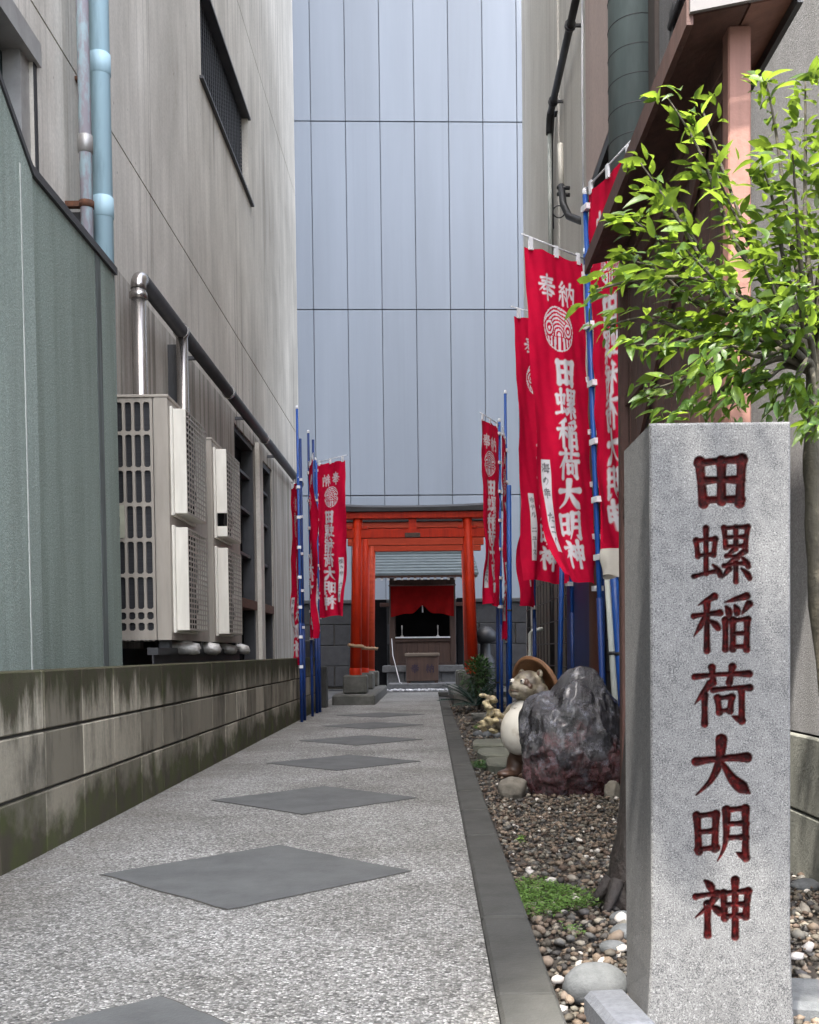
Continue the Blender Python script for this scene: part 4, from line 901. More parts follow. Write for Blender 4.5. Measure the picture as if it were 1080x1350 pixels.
for ph in (0, 2.1, 4.2):
    pts_ = []
    for i in range(60):
        a = i / 59; ang = a * 2 * math.pi * 1.0 + math.pi
        x = xl + .085 * math.cos(ang); y = 14 + .085 * math.sin(ang)
        if a > .75: k = (a - .75) / .25; x = xl + .085 * math.cos(.75 * 2 * math.pi + math.pi) + .25 * k; y = 14 - .085 * 0 + .08 - .08 * 0 + .5 * k
        pts_.append((x, y - (.17 if a > .75 else 0), .76 - .05 * a + .012 * math.sin(i * .9 + ph)))
    pts_ = [(x + .012 * math.cos(i * .9 + ph), y, z) for i, (x, y, z) in enumerate(pts_)]
    rp.tube(pts_, .013, 6)
tag(rp.build('straw_rope', m_rope, None, (xl, 14, .74)), 'twisted straw rope tied round the left front torii post', 'rope')

# ================================================================== SHRINE
SY = 19.3; scx = at(557, 800, SY).x
sh = thing('small_shrine', (scx, SY, 0), 'small brown timber shrine with red curtain behind the torii', 'shrine')
hw = .54
MB().box(scx - .63, scx + .63, SY - .05, SY + .9, -.05, .30).build('base_core', m_mortar, sh)
for i in range(4): MB().cbox(scx - .645 + i * .3225, scx - .645 + i * .3225 + .3185, SY - .09, SY + .3, -.03, .296, .01).build('base_stone', m_stone, sh)
MB().cbox(scx - .72, scx + .72, SY - .16, SY + .95, .301, .42, .01).build('base_slab', m_stone, sh)
MB().cbox(scx - .60, scx + .60, SY - .75, SY - .092, -.05, .12, .012).build('front_step', m_stone, sh)
MB().box(scx - hw - .04, scx + hw + .04, SY, SY + .85, .421, .47).build('sill', m_shrine, sh)
for s in (-1, 1):
    MB().cbox(scx + s * hw - .05, scx + s * hw + .05, SY, SY + .1, .471, 1.98, .006).build('post', m_shrine, sh)
    MB().cbox(scx + s * hw - .045, scx + s * hw + .045, SY + .75, SY + .85, .471, 1.98, .006).build('post', m_shrine, sh)
    MB().box(scx + s * hw - .02, scx + s * hw + .02, SY + .1, SY + .75, .471, 1.9).build('side_wall', m_darkwood, sh)
    MB().cbox(scx + s * (hw + .05) if s > 0 else scx - hw - .22, scx + hw + .22 if s > 0 else scx - hw - .05, SY + .01, SY + .09, 1.47, 1.54, .008).build('beam_end', m_darkwood, sh)
for i in range(5): MB().cbox(scx - hw + .05 + i * .196, scx - hw + .05 + i * .196 + .193, SY + .03, SY + .06, .471, .84, .004).build('front_board', m_shrine, sh)
MB().cbox(scx - hw + .05, scx + hw - .05, SY + .0, SY + .07, .842, .905, .005).build('rail', m_shrine, sh)
MB().box(scx - hw + .05, scx + hw - .05, SY - .03, SY + .7, .907, .93).build('shelf', m_white, sh)
MB().box(scx - hw, scx + hw, SY + .78, SY + .80, .471, 1.95).build('back_wall', m_dark, sh)
MB().box(scx - hw, scx + hw, SY + .02, SY + .09, 1.75, 1.95).build('lintel', m_darkwood, sh)
for s in (-1, 1):
    MB().lathe([(.0, 0), (.035, .0), (.03, .012), (.008, .03), (.007, .12), (.012, .14), (.012, .2), (.0, .21)], (scx + s * .32 - .05, SY + .03, .93), 12).build('candle_stand', m_alu, sh)
n = 40; cu = MB(); v = []
for i in range(n + 1):
    u = -1 + 2 * i / n
    for j in range(9):
        t_ = j / 8; lift_ = .20 * math.exp(-(u / .22) ** 2)
        z = 1.83 - t_ * (.52 - lift_ + .03 * math.cos(u * 6)); v.append((scx + u * (hw + .02), SY - .06 - .03 * t_ - .012 * math.sin(u * 16 + j * .3) * t_, z))
cu.add(v, [(i * 9 + j, (i + 1) * 9 + j, (i + 1) * 9 + j + 1, i * 9 + j + 1) for i in range(n) for j in range(8)], True).build('curtain', m_noren, sh)
MB().tube([(scx - hw - .06, SY - .06, 1.84), (scx + hw + .06, SY - .06, 1.84)], .012, 8).build('curtain_rod', m_darkwood, sh)
MB().tube([(scx, SY - .03, 1.80), (scx, SY - .04, 1.52), (scx + .005, SY - .04, 1.36)], [.006, .006, .013], 6).build('bell_cord', m_white, sh)
# roof in overlapping copper strips
for i in range(7):
    y0_, y1_ = SY - .62 + i * .15, SY - .62 + i * .15 + .19; z0_, z1_ = 2.02 + i * .062, 2.02 + (i + 1.25) * .062 - .022
    w2 = .98 - .008 * i
    MB().add([(scx - w2, y0_, z0_), (scx + w2, y0_, z0_), (scx + w2, y1_, z1_), (scx - w2, y1_, z1_), (scx - w2, y0_, z0_ - .04), (scx + w2, y0_, z0_ - .04), (scx + w2, y1_, z1_ - .03), (scx - w2, y1_, z1_ - .03)], [(0, 1, 2, 3), (4, 7, 6, 5), (0, 4, 5, 1), (3, 2, 6, 7), (0, 3, 7, 4), (1, 5, 6, 2)]).build('roof_strip', m_sroof, sh)
MB().cbox(scx - .9, scx + .9, SY + .42, SY + .62, 2.42, 2.56, .02).build('ridge', m_sroof, sh)
MB().add([(scx - .93, SY + .5, 2.44), (scx + .93, SY + .5, 2.44), (scx + .93, SY + 1.2, 2.1), (scx - .93, SY + 1.2, 2.1)], [(0, 1, 2, 3)]).build('rear_roof', m_sroof, sh)
MB().box(scx - .96, scx + .96, SY - .60, SY - .56, 1.945, 1.996).build('eave_board', m_darkwood, sh)
for i in range(17):
    x = scx - .92 + i * .115
    rf = MB().add([(x - .02, SY - .6, 1.93), (x + .02, SY - .6, 1.93), (x + .02, SY + .4, 2.34), (x - .02, SY + .4, 2.34), (x - .02, SY - .6, 1.90), (x + .02, SY - .6, 1.90), (x + .02, SY + .4, 2.30), (x - .02, SY + .4, 2.30)], [(0, 1, 2, 3), (4, 7, 6, 5), (0, 4, 5, 1), (3, 2, 6, 7), (0, 3, 7, 4), (1, 5, 6, 2)]).build('rafter', m_darkwood, sh)
    MB().box(x - .021, x + .021, SY - .607, SY - .601, 1.898, 1.932).build('rafter_cap', m_alu, rf)
# offertory box
ob = thing('offertory_box', (scx - .02, SY - .45, .12), 'brown wooden offertory box with two painted characters before the shrine', 'box')
oy = SY - .62
MB().cbox(scx - .29, scx + .27, oy, oy + .35, .15, .58, .008).build('body', m_shrine, ob)
MB().cbox(scx - .31, scx + .29, oy - .02, oy + .37, .581, .64, .01).build('rim', wood('worn_pale_timber', (0.19, 0.15, 0.115), (0.13, 0.10, 0.075), (2, 10, 10)), ob)
for i in range(7): MB().box(scx - .27 + i * .085, scx - .245 + i * .085, oy + .0, oy + .34, .641, .655).build('slat', m_shrine, ob)
for s in (-1, 1): MB().box(scx - .01 + s * .24 - .03, scx - .01 + s * .24 + .03, oy + .01, oy + .34, .121, .149).build('foot', m_shrine, ob)
def char_mesh(name, chs, mat, parent, y, W=6.5):
    for ch, cx, cz, sz_ in chs:
        m = MB()
        for k, (a, b, r0, c, d, r1) in enumerate(strokes(ch, W)):
            p, q = np.array((a, b)), np.array((c, d)); t_ = q - p; L = np.hypot(*t_) + 1e-6; nn = np.array((-t_[1], t_[0])) / L; e = t_ / L
            quad = [p + nn * r0 - e * r0 * .5, q + nn * r1 + e * r1 * .5, q - nn * r1 + e * r1 * .5, p - nn * r0 - e * r0 * .5]
            m.add([(cx + (g[0] - 50) / 100 * sz_, y - .001 - k * .00004, cz - (g[1] - 50) / 100 * sz_) for g in quad], [(0, 1, 2, 3)])
        m.build(name, mat, parent)
char_mesh('painted_character', [('奉', scx - .14, .37, .15), ('納', scx + .12, .37, .15)], m_ink, ob, oy)
# white gravel strip and rope
pts = [(rng.uniform(scx - .75, scx + .75), SY - 1.0 + rng.uniform(-.14, .14), rng.uniform(.0, .02)) for _ in range(420)]
tag(pebbles('white_gravel', m_peb, pts, [rng.uniform(.018, .035) for _ in pts], [np.array((.5, .5, .51)) * rng.uniform(.6, 1.1) for _ in pts]), 'strip of white pebbles on the ground before the shrine step', 'gravel', kind='stuff')
tag(MB().box(-1.5, 1.4, 17.6, 20.9, -.07, -.004).build('shrine_forecourt', m_kerb), 'dark concrete forecourt round the shrine', 'pavement', kind='structure')
wr = MB(); wr.tube([(scx - .55, SY - .12, .9), (scx - .53, SY - .2, .6), (scx - .46, SY - .4, .35), (scx - .40, SY - .72, .14), (scx - .36, SY - .74, .125)], .006, 6)
tag(wr.build('white_rope', m_white, None, (scx - .45, SY - .5, .1)), 'white rope trailing down the left corner of the shrine step', 'rope')
dk = thing('shade_panel', (0, 20.5, 0), 'dark panels added for the shade beside the shrine', 'panel')
MB().box(scx + .62, scx + .72, SY + .1, SY + .8, -.05, 1.62).build('panel', m_dark, dk); MB().box(scx - 1.25, scx - .66, SY + .5, SY + .56, -.05, 1.62).build('panel', m_dark, dk)  # black sheets stand in for the shade on both sides
dv = thing('stone_urn', (scx + 1.15, SY + .6, 0), 'black stone urn with a rounded cap right of the shrine', 'stone')
MB().lathe([(.16, -.05), (.17, .5), (.14, .55), (.1, .6), (.1, .8)], (scx + 1.15, SY + .6, 0), 16).build('shaft', m_black, dv); MB().lathe([(.1, .8), (.22, .85), (.2, 1.0), (.1, 1.1), (.0, 1.12)], (scx + 1.15, SY + .6, 0), 16).build('cap', m_black, dv)

# ================================================================== NOTICE BOARD WITH SMALL ROOF
NB = thing('notice_board', (.77, 3.5, 0), 'dark plank notice board under a small roof on reddish posts', 'board')
nx = .775; ny0, ny1 = 2.70, 4.27
for y in (ny0, ny1 - .05): MB().cbox(nx - .028, nx + .028, y, y + .055, -.06, 2.185 if y == ny0 else 2.12, .004).build('post', m_pinkwood if y == ny0 else m_darkwood, NB)
i = 0; y = ny0 + .058
while y < ny1 - .06:
    y1 = min(y + .118, ny1 - .055); MB().cbox(nx + .002 + random.uniform(-.0015, .0015), nx + .02, y + .0015, y1 - .0015, 1.22, 2.08, .003).build('plank', m_darkwood, NB); y += .118
for z in (1.17, 2.04): MB().cbox(nx - .022, nx + .024, ny0 + .056, ny1 - .052, z, z + .055, .004).build('rail', m_darkwood, NB)
MB().cbox(nx - .012, nx + .001, ny0 + .06, ny1 - .055, 1.60, 1.645, .003).build('batten', m_darkwood, NB)
def beam(m, a, b, wd, th):
    a, b = Vector(a), Vector(b); d = (b - a).normalized(); s = Vector((1, 0, 0)); u = d.cross(s).normalized()
    v = [p + u * (wd / 2 * i) + s * (th / 2 * j) for p in (a, b) for i, j in ((-1, -1), (1, -1), (1, 1), (-1, 1))]
    return m.add(v, [(0, 1, 2, 3), (4, 7, 6, 5), (0, 4, 5, 1), (1, 5, 6, 2), (2, 6, 7, 3), (3, 7, 4, 0)])
beam(MB(), (nx - .014, 3.0, 2.03), (nx - .014, 4.2, 1.24), .045, .012).build('brace', m_darkwood, NB)
xl_, xr_ = .635, .885; zl, zr = 2.165, 2.21
ya, yb = 2.60, 4.28
# roof: eave boards, soffit, covering
ex = [(xl_, zl), (nx, zl + (zr - zl) * (nx - xl_) / (xr_ - xl_)), (xr_, zr)]
rfm = MB()
for (a, b) in ((ex[0], ex[1]), (ex[1], ex[2])):
    rfm.add([(a[0], ya + .012, a[1] + .03), (b[0], ya + .012, b[1] + .03), (b[0], yb, b[1] + .03), (a[0], yb, a[1] + .03), (a[0], ya + .012, a[1] + .012), (b[0], ya + .012, b[1] + .012), (b[0], yb, b[1] + .012), (a[0], yb, a[1] + .012)], [(0, 1, 2, 3), (4, 7, 6, 5), (0, 4, 5, 1), (3, 2, 6, 7), (0, 3, 7, 4), (1, 5, 6, 2)])
rfm.build('roof_sheet', m_dsteel, NB)
for (a, b) in ((ex[0], ex[1]), (ex[1], ex[2])):
    MB().add([(a[0] + .004, ya + .02, a[1] + .01), (b[0] - .001, ya + .02, b[1] + .01), (b[0] - .001, yb - .01, b[1] + .01), (a[0] + .004, yb - .01, a[1] + .01), (a[0] + .004, ya + .02, a[1] - .004), (b[0] - .001, ya + .02, b[1] - .004), (b[0] - .001, yb - .01, b[1] - .004), (a[0] + .004, yb - .01, a[1] - .004)], [(0, 1, 2, 3), (4, 7, 6, 5), (0, 4, 5, 1), (3, 2, 6, 7), (0, 3, 7, 4), (1, 5, 6, 2)]).build('soffit', m_pinkwood if a == ex[1] else m_darkwood, NB)  # right half pinker, left half dark: light and shade painted into the soffit
MB().box(xl_ - .014, xl_ + .002, ya + .001, yb + .004, zl - .035, zl + .028).build('eave_board', m_darkwood, NB)
MB().box(xr_ - .002, xr_ + .012, ya + .001, yb + .004, zr - .03, zr + .028).build('eave_board', m_dsteel, NB)
for (a, b) in ((ex[0], ex[1]), (ex[1], ex[2])):
    MB().add([(a[0] - .008, ya - .012, a[1] + .034), (b[0], ya - .012, b[1] + .034), (b[0], ya - .012, b[1] - .01), (a[0] - .008, ya - .012, a[1] - .012), (a[0] - .008, ya, a[1] + .034), (b[0], ya, b[1] + .034), (b[0], ya, b[1] - .01), (a[0] - .008, ya, a[1] - .012)], [(0, 1, 2, 3), (4, 7, 6, 5), (0, 4, 5, 1), (3, 2, 6, 7), (0, 3, 7, 4), (1, 5, 6, 2)]).build('barge_board', m_greyboard, NB)
MB().cbox(nx - .02, nx + .02, ny0 + .06, ny1, 2.121, 2.178, .003).build('ridge_beam', m_darkwood, NB)

# ================================================================== GRANITE PILLAR
PX0, PX1, PY0, PD, PH = .3765, .6170, 1.85, .24, 1.044
gp_ = thing('stone_pillar', ((PX0 + PX1) / 2, PY0 + PD / 2, 0), 'speckled granite pillar engraved with seven red characters', 'pillar')
nx_, nz_ = 152, 680
u = np.linspace(0, 1, nx_ + 1); z = np.linspace(-.06, PH, nz_ + 1); U, Z = np.meshgrid(u, z)
fl = .013 * np.clip((.17 - Z) / .22, 0, 1) ** 1.3
Xg = PX0 - fl + U * (PX1 - PX0 + fl * 1.6); D = np.full(U.shape, 1.0)
cxs = at(952, 900, PY0).x
for ch, py in zip('田螺稲荷大明神', (633, 730, 821, 917, 1012, 1099, 1197)):
    zc = at(952, py, PY0).z; sx = .106; szz = .104
    m = (np.abs(Xg - cxs) < sx * .6) & (np.abs(Z - zc) < szz * .6)
    D[m] = np.minimum(D[m], glyph_sdf(ch, (Xg[m] - cxs) / sx * 100 + 50, (zc - Z[m]) / szz * 100 + 50, 6.5) * sx / 100)
depth = np.clip(-D * 1.1, 0, .0045)
b = .005; edge = np.minimum(np.minimum(U, 1 - U) * (PX1 - PX0), PH - Z); bev = np.clip(1 - edge / b, 0, 1) ** 2 * b * .7
rough = .0
Yg = PY0 + depth + bev + rough - .3 * fl
P = np.stack([Xg, Yg, Z], -1).reshape(-1, 3); ii = np.arange(P.shape[0]).reshape(nz_ + 1, nx_ + 1)
Fc = np.stack([ii[:-1, :-1], ii[:-1, 1:], ii[1:, 1:], ii[1:, :-1]], -1).reshape(-1, 4)
P -= np.array(gp_.location); me = np_mesh('engraved_face', P, Fc, m_granite, True)
pc = np.clip(.5 - D / .0016, 0, 1).reshape(-1); set_col(me, 'paint', np.repeat(pc[:, None], 3, 1))
link(bpy.data.objects.new('engraved_face', me), gp_)
m_gran_side = granite('granite_smooth_side', (0.15, 0.15, 0.152), fine=1.2)
yb_ = PY0 + PD; yf = PY0 + .0035
bd = MB()
ring = lambda zz_, f: [(PX0 - f, yf - .3 * f, zz_), (PX1 + f * .6, yf - .3 * f, zz_), (PX1, yb_, zz_), (PX0, yb_, zz_)]
lev = [(-.06, .013), (.0, .009), (.1, .003), (.17, 0), (PH - .0035, 0)]
for k in range(len(lev) - 1):
    a, c = ring(*lev[k]), ring(*lev[k + 1]); bd.add(a + c, [(1, 2, 6, 5), (2, 3, 7, 6), (3, 0, 4, 7)])
pt = ring(PH - .0035, 0); top_ = [(x + (.004 if i in (0, 3) else -.004), y + (.003 if i < 2 else -.004), PH) for i, (x, y, _) in enumerate(pt)]
bd.add(pt + top_, [(4, 5, 6, 7)] + [(i, (i + 1) % 4, 4 + (i + 1) % 4, 4 + i) for i in range(1, 4)])
bd.build('shaft', m_gran_side, gp_)

# stones by the pillar
def rocky(name, c, r, mat, label, cat, seed, sub=4, amp=.18, freq=2.2, sharp=False, group=None, flat_bottom=True, facets=0):
    bm = bmesh.new(); bmesh.ops.create_icosphere(bm, subdivisions=sub, radius=1)
    rs = random.Random(seed); o = Vector((rs.uniform(-50, 50),) * 3)
    planes = []
    for _ in range(facets):
        n_ = Vector((rs.gauss(0, 1), rs.gauss(0, 1), rs.gauss(0, .8))).normalized(); planes.append((n_, rs.uniform(.62, .88)))
    for vv in bm.verts:
        p = vv.co.copy()
        for n_, d in planes:
            k = p.dot(n_)
            if k > d: p -= n_ * (k - d) * .92
        nz = mnoise.fractal(p * freq + o, 1.0, 2.0, 5) if not sharp else mnoise.ridged_multi_fractal(p * freq + o, .9, 2.1, 5, 1.0, 2.0) * .5 - .5
        p = p * (1 + amp * nz)
        vv.co = Vector((p.x * r[0], p.y * r[1], p.z * r[2]))
        if flat_bottom and vv.co.z < -r[2] * .75: vv.co.z = -r[2] * .75
    me = bpy.data.meshes.new(name); bm.to_mesh(me); bm.free(); me.transform(Matrix.Translation((0, 0, r[2] * .7)))
    me.polygons.foreach_set('use_smooth', [True] * len(me.polygons)); me.materials.append(mat)
    ob_ = bpy.data.objects.new(name, me); link(ob_); ob_.location = c; return tag(ob_, label, cat, group)
def ground_px(px, py, z=-.02): 
    d = CR.to_3x3() @ Vector(((px - CX) / F, (CY - py) / F, -1)); return EYE + d * ((z - EYE.z) / d.z)
g_ = ground_px(790, 1322); rocky('boulder', (g_.x, g_.y + .04, -.03), (.066, .05, .045), m_boulder, 'smooth rounded grey boulder beside the foot of the granite pillar', 'stone', 3, 4, .06, 1.2)
tag(MB().cbox(.288, .372, 1.80, 2.0, -.06, .028, .012, Matrix.Rotation(.12, 3, 'Z')).build('cut_stone', m_bluestone, None, (.33, 1.9, -.06)), 'cut grey granite block against the left foot of the pillar', 'stone')
tag(MB().cbox(.64, .75, 1.95, 2.12, -.06, .01, .012, Matrix.Rotation(-.2, 3, 'Z')).build('cut_stone', m_boulder, None, (.7, 2.0, -.06)), 'cut grey stone against the right foot of the pillar', 'stone')
for k, (px, py, r_, lb_) in enumerate(((822, 1212, .03, 'dark grey cobble nearest the trunk stump'), (826, 1232, .034, 'dark grey cobble touching the pillar side'), (808, 1250, .027, 'flat dark grey cobble on the gravel near the boulder'), (1062, 1170, .035, 'flat grey cobble by the plinth of the roughcast building'))):
    g_ = ground_px(px, py); rocky('cobble', (g_.x, g_.y, -.03), (r_ * 1.2, r_, r_ * .6), m_boulder, lb_, 'stone', 30 + k, 3, .08, 1.3)

# dark old trunk behind the pillar
tk = thing('tree_trunk', (.5, 2.86, -.03), 'dark wet old tree trunk stump half hidden by the granite pillar', 'trunk')
m = MB(); base = Vector((.515, 2.86, -.05)); tops = Vector((.60, 2.95, .62))
tr = [base.lerp(tops, t_) for t_ in np.linspace(0, 1, 14)]; m.tube(tr, [.075, .062, .056, .053, .051, .05, .049, .048, .047, .046, .045, .044, .042, .034], 22)
o = m.build('trunk', m_oldbark, tk)
for vv in o.data.vertices:
    q = vv.co.copy(); vv.co += Vector((mnoise.noise(q * 14), mnoise.noise(q * 14 + Vector((9, 0, 0))), 0)) * .012 + Vector((mnoise.noise(q * 45), mnoise.noise(q * 45 + Vector((9, 0, 0))), 0)) * .005
for k in range(5):
    a = math.pi * (.7 + k * .28); MB().tube([base + Vector((.04 * math.cos(a), .04 * math.sin(a), .10)), base + Vector((.08 * math.cos(a), .08 * math.sin(a), .045)), base + Vector((.13 * math.cos(a), .13 * math.sin(a), .0))], [.02, .013, .004], 8).build('root', m_oldbark, tk)

# ================================================================== ROCK, STATUE, STONES
rkp = ground_px(752, 1052)
def big_rock():
    bm = bmesh.new(); bmesh.ops.create_icosphere(bm, subdivisions=6, radius=1)
    sil = [(682, 950), (690, 925), (705, 914), (728, 906), (742, 890), (760, 882), (790, 884), (801, 899), (814, 915), (827, 940), (829, 1000), (818, 1040), (790, 1052), (750, 1057), (715, 1055), (699, 1046), (690, 1012), (682, 980)]
    sc_ = rkp.y / F; cx_, cy_ = 756, 974
    ang = np.array([math.atan2(cy_ - y, x - cx_) for x, y in sil]); rad = np.array([math.hypot(x - cx_, y - cy_) * sc_ for x, y in sil]); od = np.argsort(ang); ang, rad = ang[od], rad[od]
    planes = [(Vector(n_).normalized(), d) for n_, d in (((-.8, -.6, .3), .72), ((-.2, -1, .35), .72), ((.5, -.85, .15), .75), ((.8, -.5, .4), .72), ((-.5, -.7, -.5), .80), ((.3, -.7, .75), .74), ((-.6, -.4, .8), .78), ((.1, .9, .3), .8), ((.2, -.8, -.6), .78))]
    for vv in bm.verts:
        p = vv.co.copy()
        for n_, d in planes:
            k = p.dot(n_)
            if k > d: p -= n_ * (k - d) * .95
        rg = mnoise.ridged_multi_fractal(p * 1.7 + Vector((3, 7, 1)), 1.0, 2.1, 3, 1.0, 2.0)
        fr_ = mnoise.fractal(p * 2.2 + Vector((1, 5, 9)), 1.2, 2.0, 5)
        p *= 1 + .07 * (rg - 1.2) + .10 * fr_
        rho = math.hypot(p.x, p.z); th = math.atan2(p.z, p.x); rr = float(np.interp(th, ang, rad, period=2 * math.pi))
        k = rho ** .9 * rr
        vv.co = Vector((k * math.cos(th), p.y * .20, k * math.sin(th)))
    me = bpy.data.meshes.new('rock'); bm.to_mesh(me); bm.free(); me.transform(Matrix.Translation((0, 0, (1057 - cy_) * sc_ - .015)))
    me.polygons.foreach_set('use_smooth', [True] * len(me.polygons)); me.materials.append(m_rock)
    o = bpy.data.objects.new('rock', me); link(o); o.location = (at(cx_, 974, rkp.y + .1).x, rkp.y + .15, -.03); return tag(o, 'large craggy purple-grey and red rock on the gravel before the statue', 'rock')
big_rock()

def remesh(parts, voxel, name, mat, parent, smooth_it=6):
    bm = bmesh.new()
    for c, r, rot in parts:
        M = Matrix.Translation(c) @ rot.to_4x4() @ Matrix.Diagonal((*r, 1)); bmesh.ops.create_icosphere(bm, subdivisions=3, radius=1, matrix=M)
    me = bpy.data.meshes.new(name); bm.to_mesh(me); bm.free()
    o = bpy.data.objects.new(name, me); C.objects.link(o)
    md = o.modifiers.new('r', 'REMESH'); md.mode = 'VOXEL'; md.voxel_size = voxel
    ms = o.modifiers.new('s', 'SMOOTH'); ms.iterations = smooth_it; ms.factor = .5
    dg = bpy.context.evaluated_depsgraph_get(); me2 = bpy.data.meshes.new_from_object(o.evaluated_get(dg))
    bpy.data.objects.remove(o); me2.name = name; me2.polygons.foreach_set('use_smooth', [True] * len(me2.polygons)); me2.materials.clear(); me2.materials.append(mat)
    ob_ = bpy.data.objects.new(name, me2); link(ob_, parent); return ob_
I3 = Matrix.Identity(3)
def el(x, y, z, rx, ry, rz, ax=None, an=0): return (Vector((x, y, z)), (rx, ry, rz), Matrix.Rotation(an, 3, ax) if ax else I3)
tg = ground_px(690, 1027)
tn = thing('statue', (0, 0, 0), 'ceramic raccoon dog statue with straw hat and white belly behind the rock', 'statue')
# local frame: faces -Y, then turned to the left; x to its left side
remesh([el(0, .02, .235, .135, .115, .165), el(0, .03, .33, .11, .095, .10), el(-.075, 0, .07, .05, .055, .09), el(.075, 0, .07, .05, .055, .09),
        el(-.08, -.045, .022, .05, .075, .025), el(.08, -.045, .022, .05, .075, .025), el(0, .12, .08, .06, .07, .07)], .008, 'body', m_brown_clay, tn)
hd = remesh([el(0, -.01, .47, .085, .088, .082), el(-.03, -.055, .445, .045, .05, .04), el(.03, -.055, .445, .045, .05, .04), el(0, -.085, .462, .040, .045, .032), el(0, -.122, .475, .017, .013, .013),
        el(0, -.085, .425, .03, .045, .02), el(-.066, .0, .535, .022, .012, .026), el(.066, .0, .535, .022, .012, .026), el(0, 0, .395, .07, .06, .05), el(-.075, .01, .44, .035, .04, .05), el(.075, .01, .44, .035, .04, .05)], .006, 'head', m_tan_fur, tn, 3)
for s in (-1, 1):
    MB().lathe([(.0, .014), (.007, .012), (.012, .006), (.013, -.004)], (0, 0, 0), 12).build('eye', m_belly, hd)
    e = [x for x in C.objects if x.parent == hd][-1]; e.location = (s * .037, -.087, .493); e.rotation_euler = (R(75), 0, s * R(18))
    e2 = MB().lathe([(.0, .017), (.005, .016), (.0065, .011)], (0, 0, 0), 10).build('pupil', m_black, hd); e2.location = e.location; e2.rotation_euler = e.rotation_euler
for s in (-1, 1):
    remesh([el(s * .040, -.072, .488, .024, .016, .022), el(s * .056, -.058, .468, .020, .018, .022)], .004, 'eye_patch', m_brown_clay, hd, 2)
    remesh([el(s * .066, -.008, .535, .012, .006, .016)], .004, 'inner_ear', m_brown_clay, hd, 1)
MB().lathe([(.0, .004), (.01, .0)], (0, 0, 0), 8).build('nose', m_black, hd); nn_ = [x for x in C.objects if x.parent == hd][-1]; nn_.location = (0, -.132, .480); nn_.rotation_euler = (R(80), 0, 0); nn_.scale = (1.2, 1, 2)
MB().tube([(-.034, -.095, .440), (-.018, -.118, .444), (0, -.125, .447), (.018, -.118, .444), (.034, -.095, .440)], .004, 6).build('mouth', m_brown_clay, hd)
remesh([el(0, -.055, .245, .112, .09, .125), el(0, -.03, .345, .08, .07, .06)], .008, 'belly', m_belly, tn)
MB().tube([(-.09, .02, .40), (-.06, -.055, .375), (0, -.095, .36), (.06, -.055, .375), (.09, .02, .40)], .010, 8).build('collar_cord', m_belly, tn)
# hat: shallow dish behind the head
hat = MB().lathe([(.0, .045), (.05, .04), (.10, .022), (.148, -.008), (.160, -.012), (.163, -.004), (.156, .008), (.105, .040), (.05, .058), (.0, .064)], (0, 0, 0), 36).build('hat', m_hat, tn)
MB().tube([(.150 * math.cos(a), .150 * math.sin(a), -.006) for a in np.linspace(0, 2 * math.pi, 37)], .011, 8, False).build('hat_rim', m_hat, hat)
hat.location = (0, .045, .475); hat.rotation_euler = (R(-68), 0, 0)
for s in (-1, 1):
    ar = remesh([el(s * .115, .0, .335, .042, .045, .05), el(s * .145, -.03, .285, .036, .038, .05), el(s * .15, -.08, .262, .034, .05, .032), el(s * .14, -.13, .268, .032, .036, .03)], .008, 'arm', m_tan_fur, tn)
lump = [el(-.135 + rng.uniform(-.045, .045), -.125 + rng.uniform(-.05, .04), .235 + .0062 * k, rng.uniform(.014, .024), rng.uniform(.014, .024), rng.uniform(.010, .017)) for k in range(30)]
remesh(lump, .0055, 'flask_tassels', m_cream, tn, 2)
rs_ = 1.06
tn.location = (tg.x + .02, tg.y + .06, -.03); tn.rotation_euler = (R(-4), 0, R(-52)); tn.scale = (rs_,) * 3

g_ = ground_px(678, 1052); rocky('flat_stone', (g_.x, g_.y + .05, -.03), (.075, .06, .06), m_sand, 'flat tan stone at the foot of the raccoon dog statue', 'stone', 8, 4, .12, 1.6, facets=5)
g_ = ground_px(803, 1052); rocky('flat_stone', (g_.x + .02, g_.y + .02, -.03), (.04, .04, .05), m_sand, 'small tan stone wedged at the right foot of the purple rock', 'stone', 18, 4, .12, 1.6, facets=4)
g_ = ground_px(650, 966); rocky('rock', (g_.x, g_.y, -.03), (.075, .06, .075), m_boulder, 'small dark pointed rock between the fern and the statue', 'rock', 11, 4, .15, 1.8, facets=6)
g_ = ground_px(636, 950); rocky('rock', (g_.x, g_.y, -.03), (.14, .10, .06), m_plinth, 'low mossy rock under the fern', 'rock', 12, 4, .15, 1.8, facets=6)
for k, (px, py) in enumerate(((630, 970), (642, 971), (656, 972), (666, 972))):
    g_ = ground_px(px, py); rocky('cobble', (g_.x, g_.y, -.03), (.04, .04, .03), m_boulder, 'blue-grey cobble in the row behind the pale flagstones', 'stone', 40 + k, 3, .1, 1.5, group='cobbles behind the flagstones')
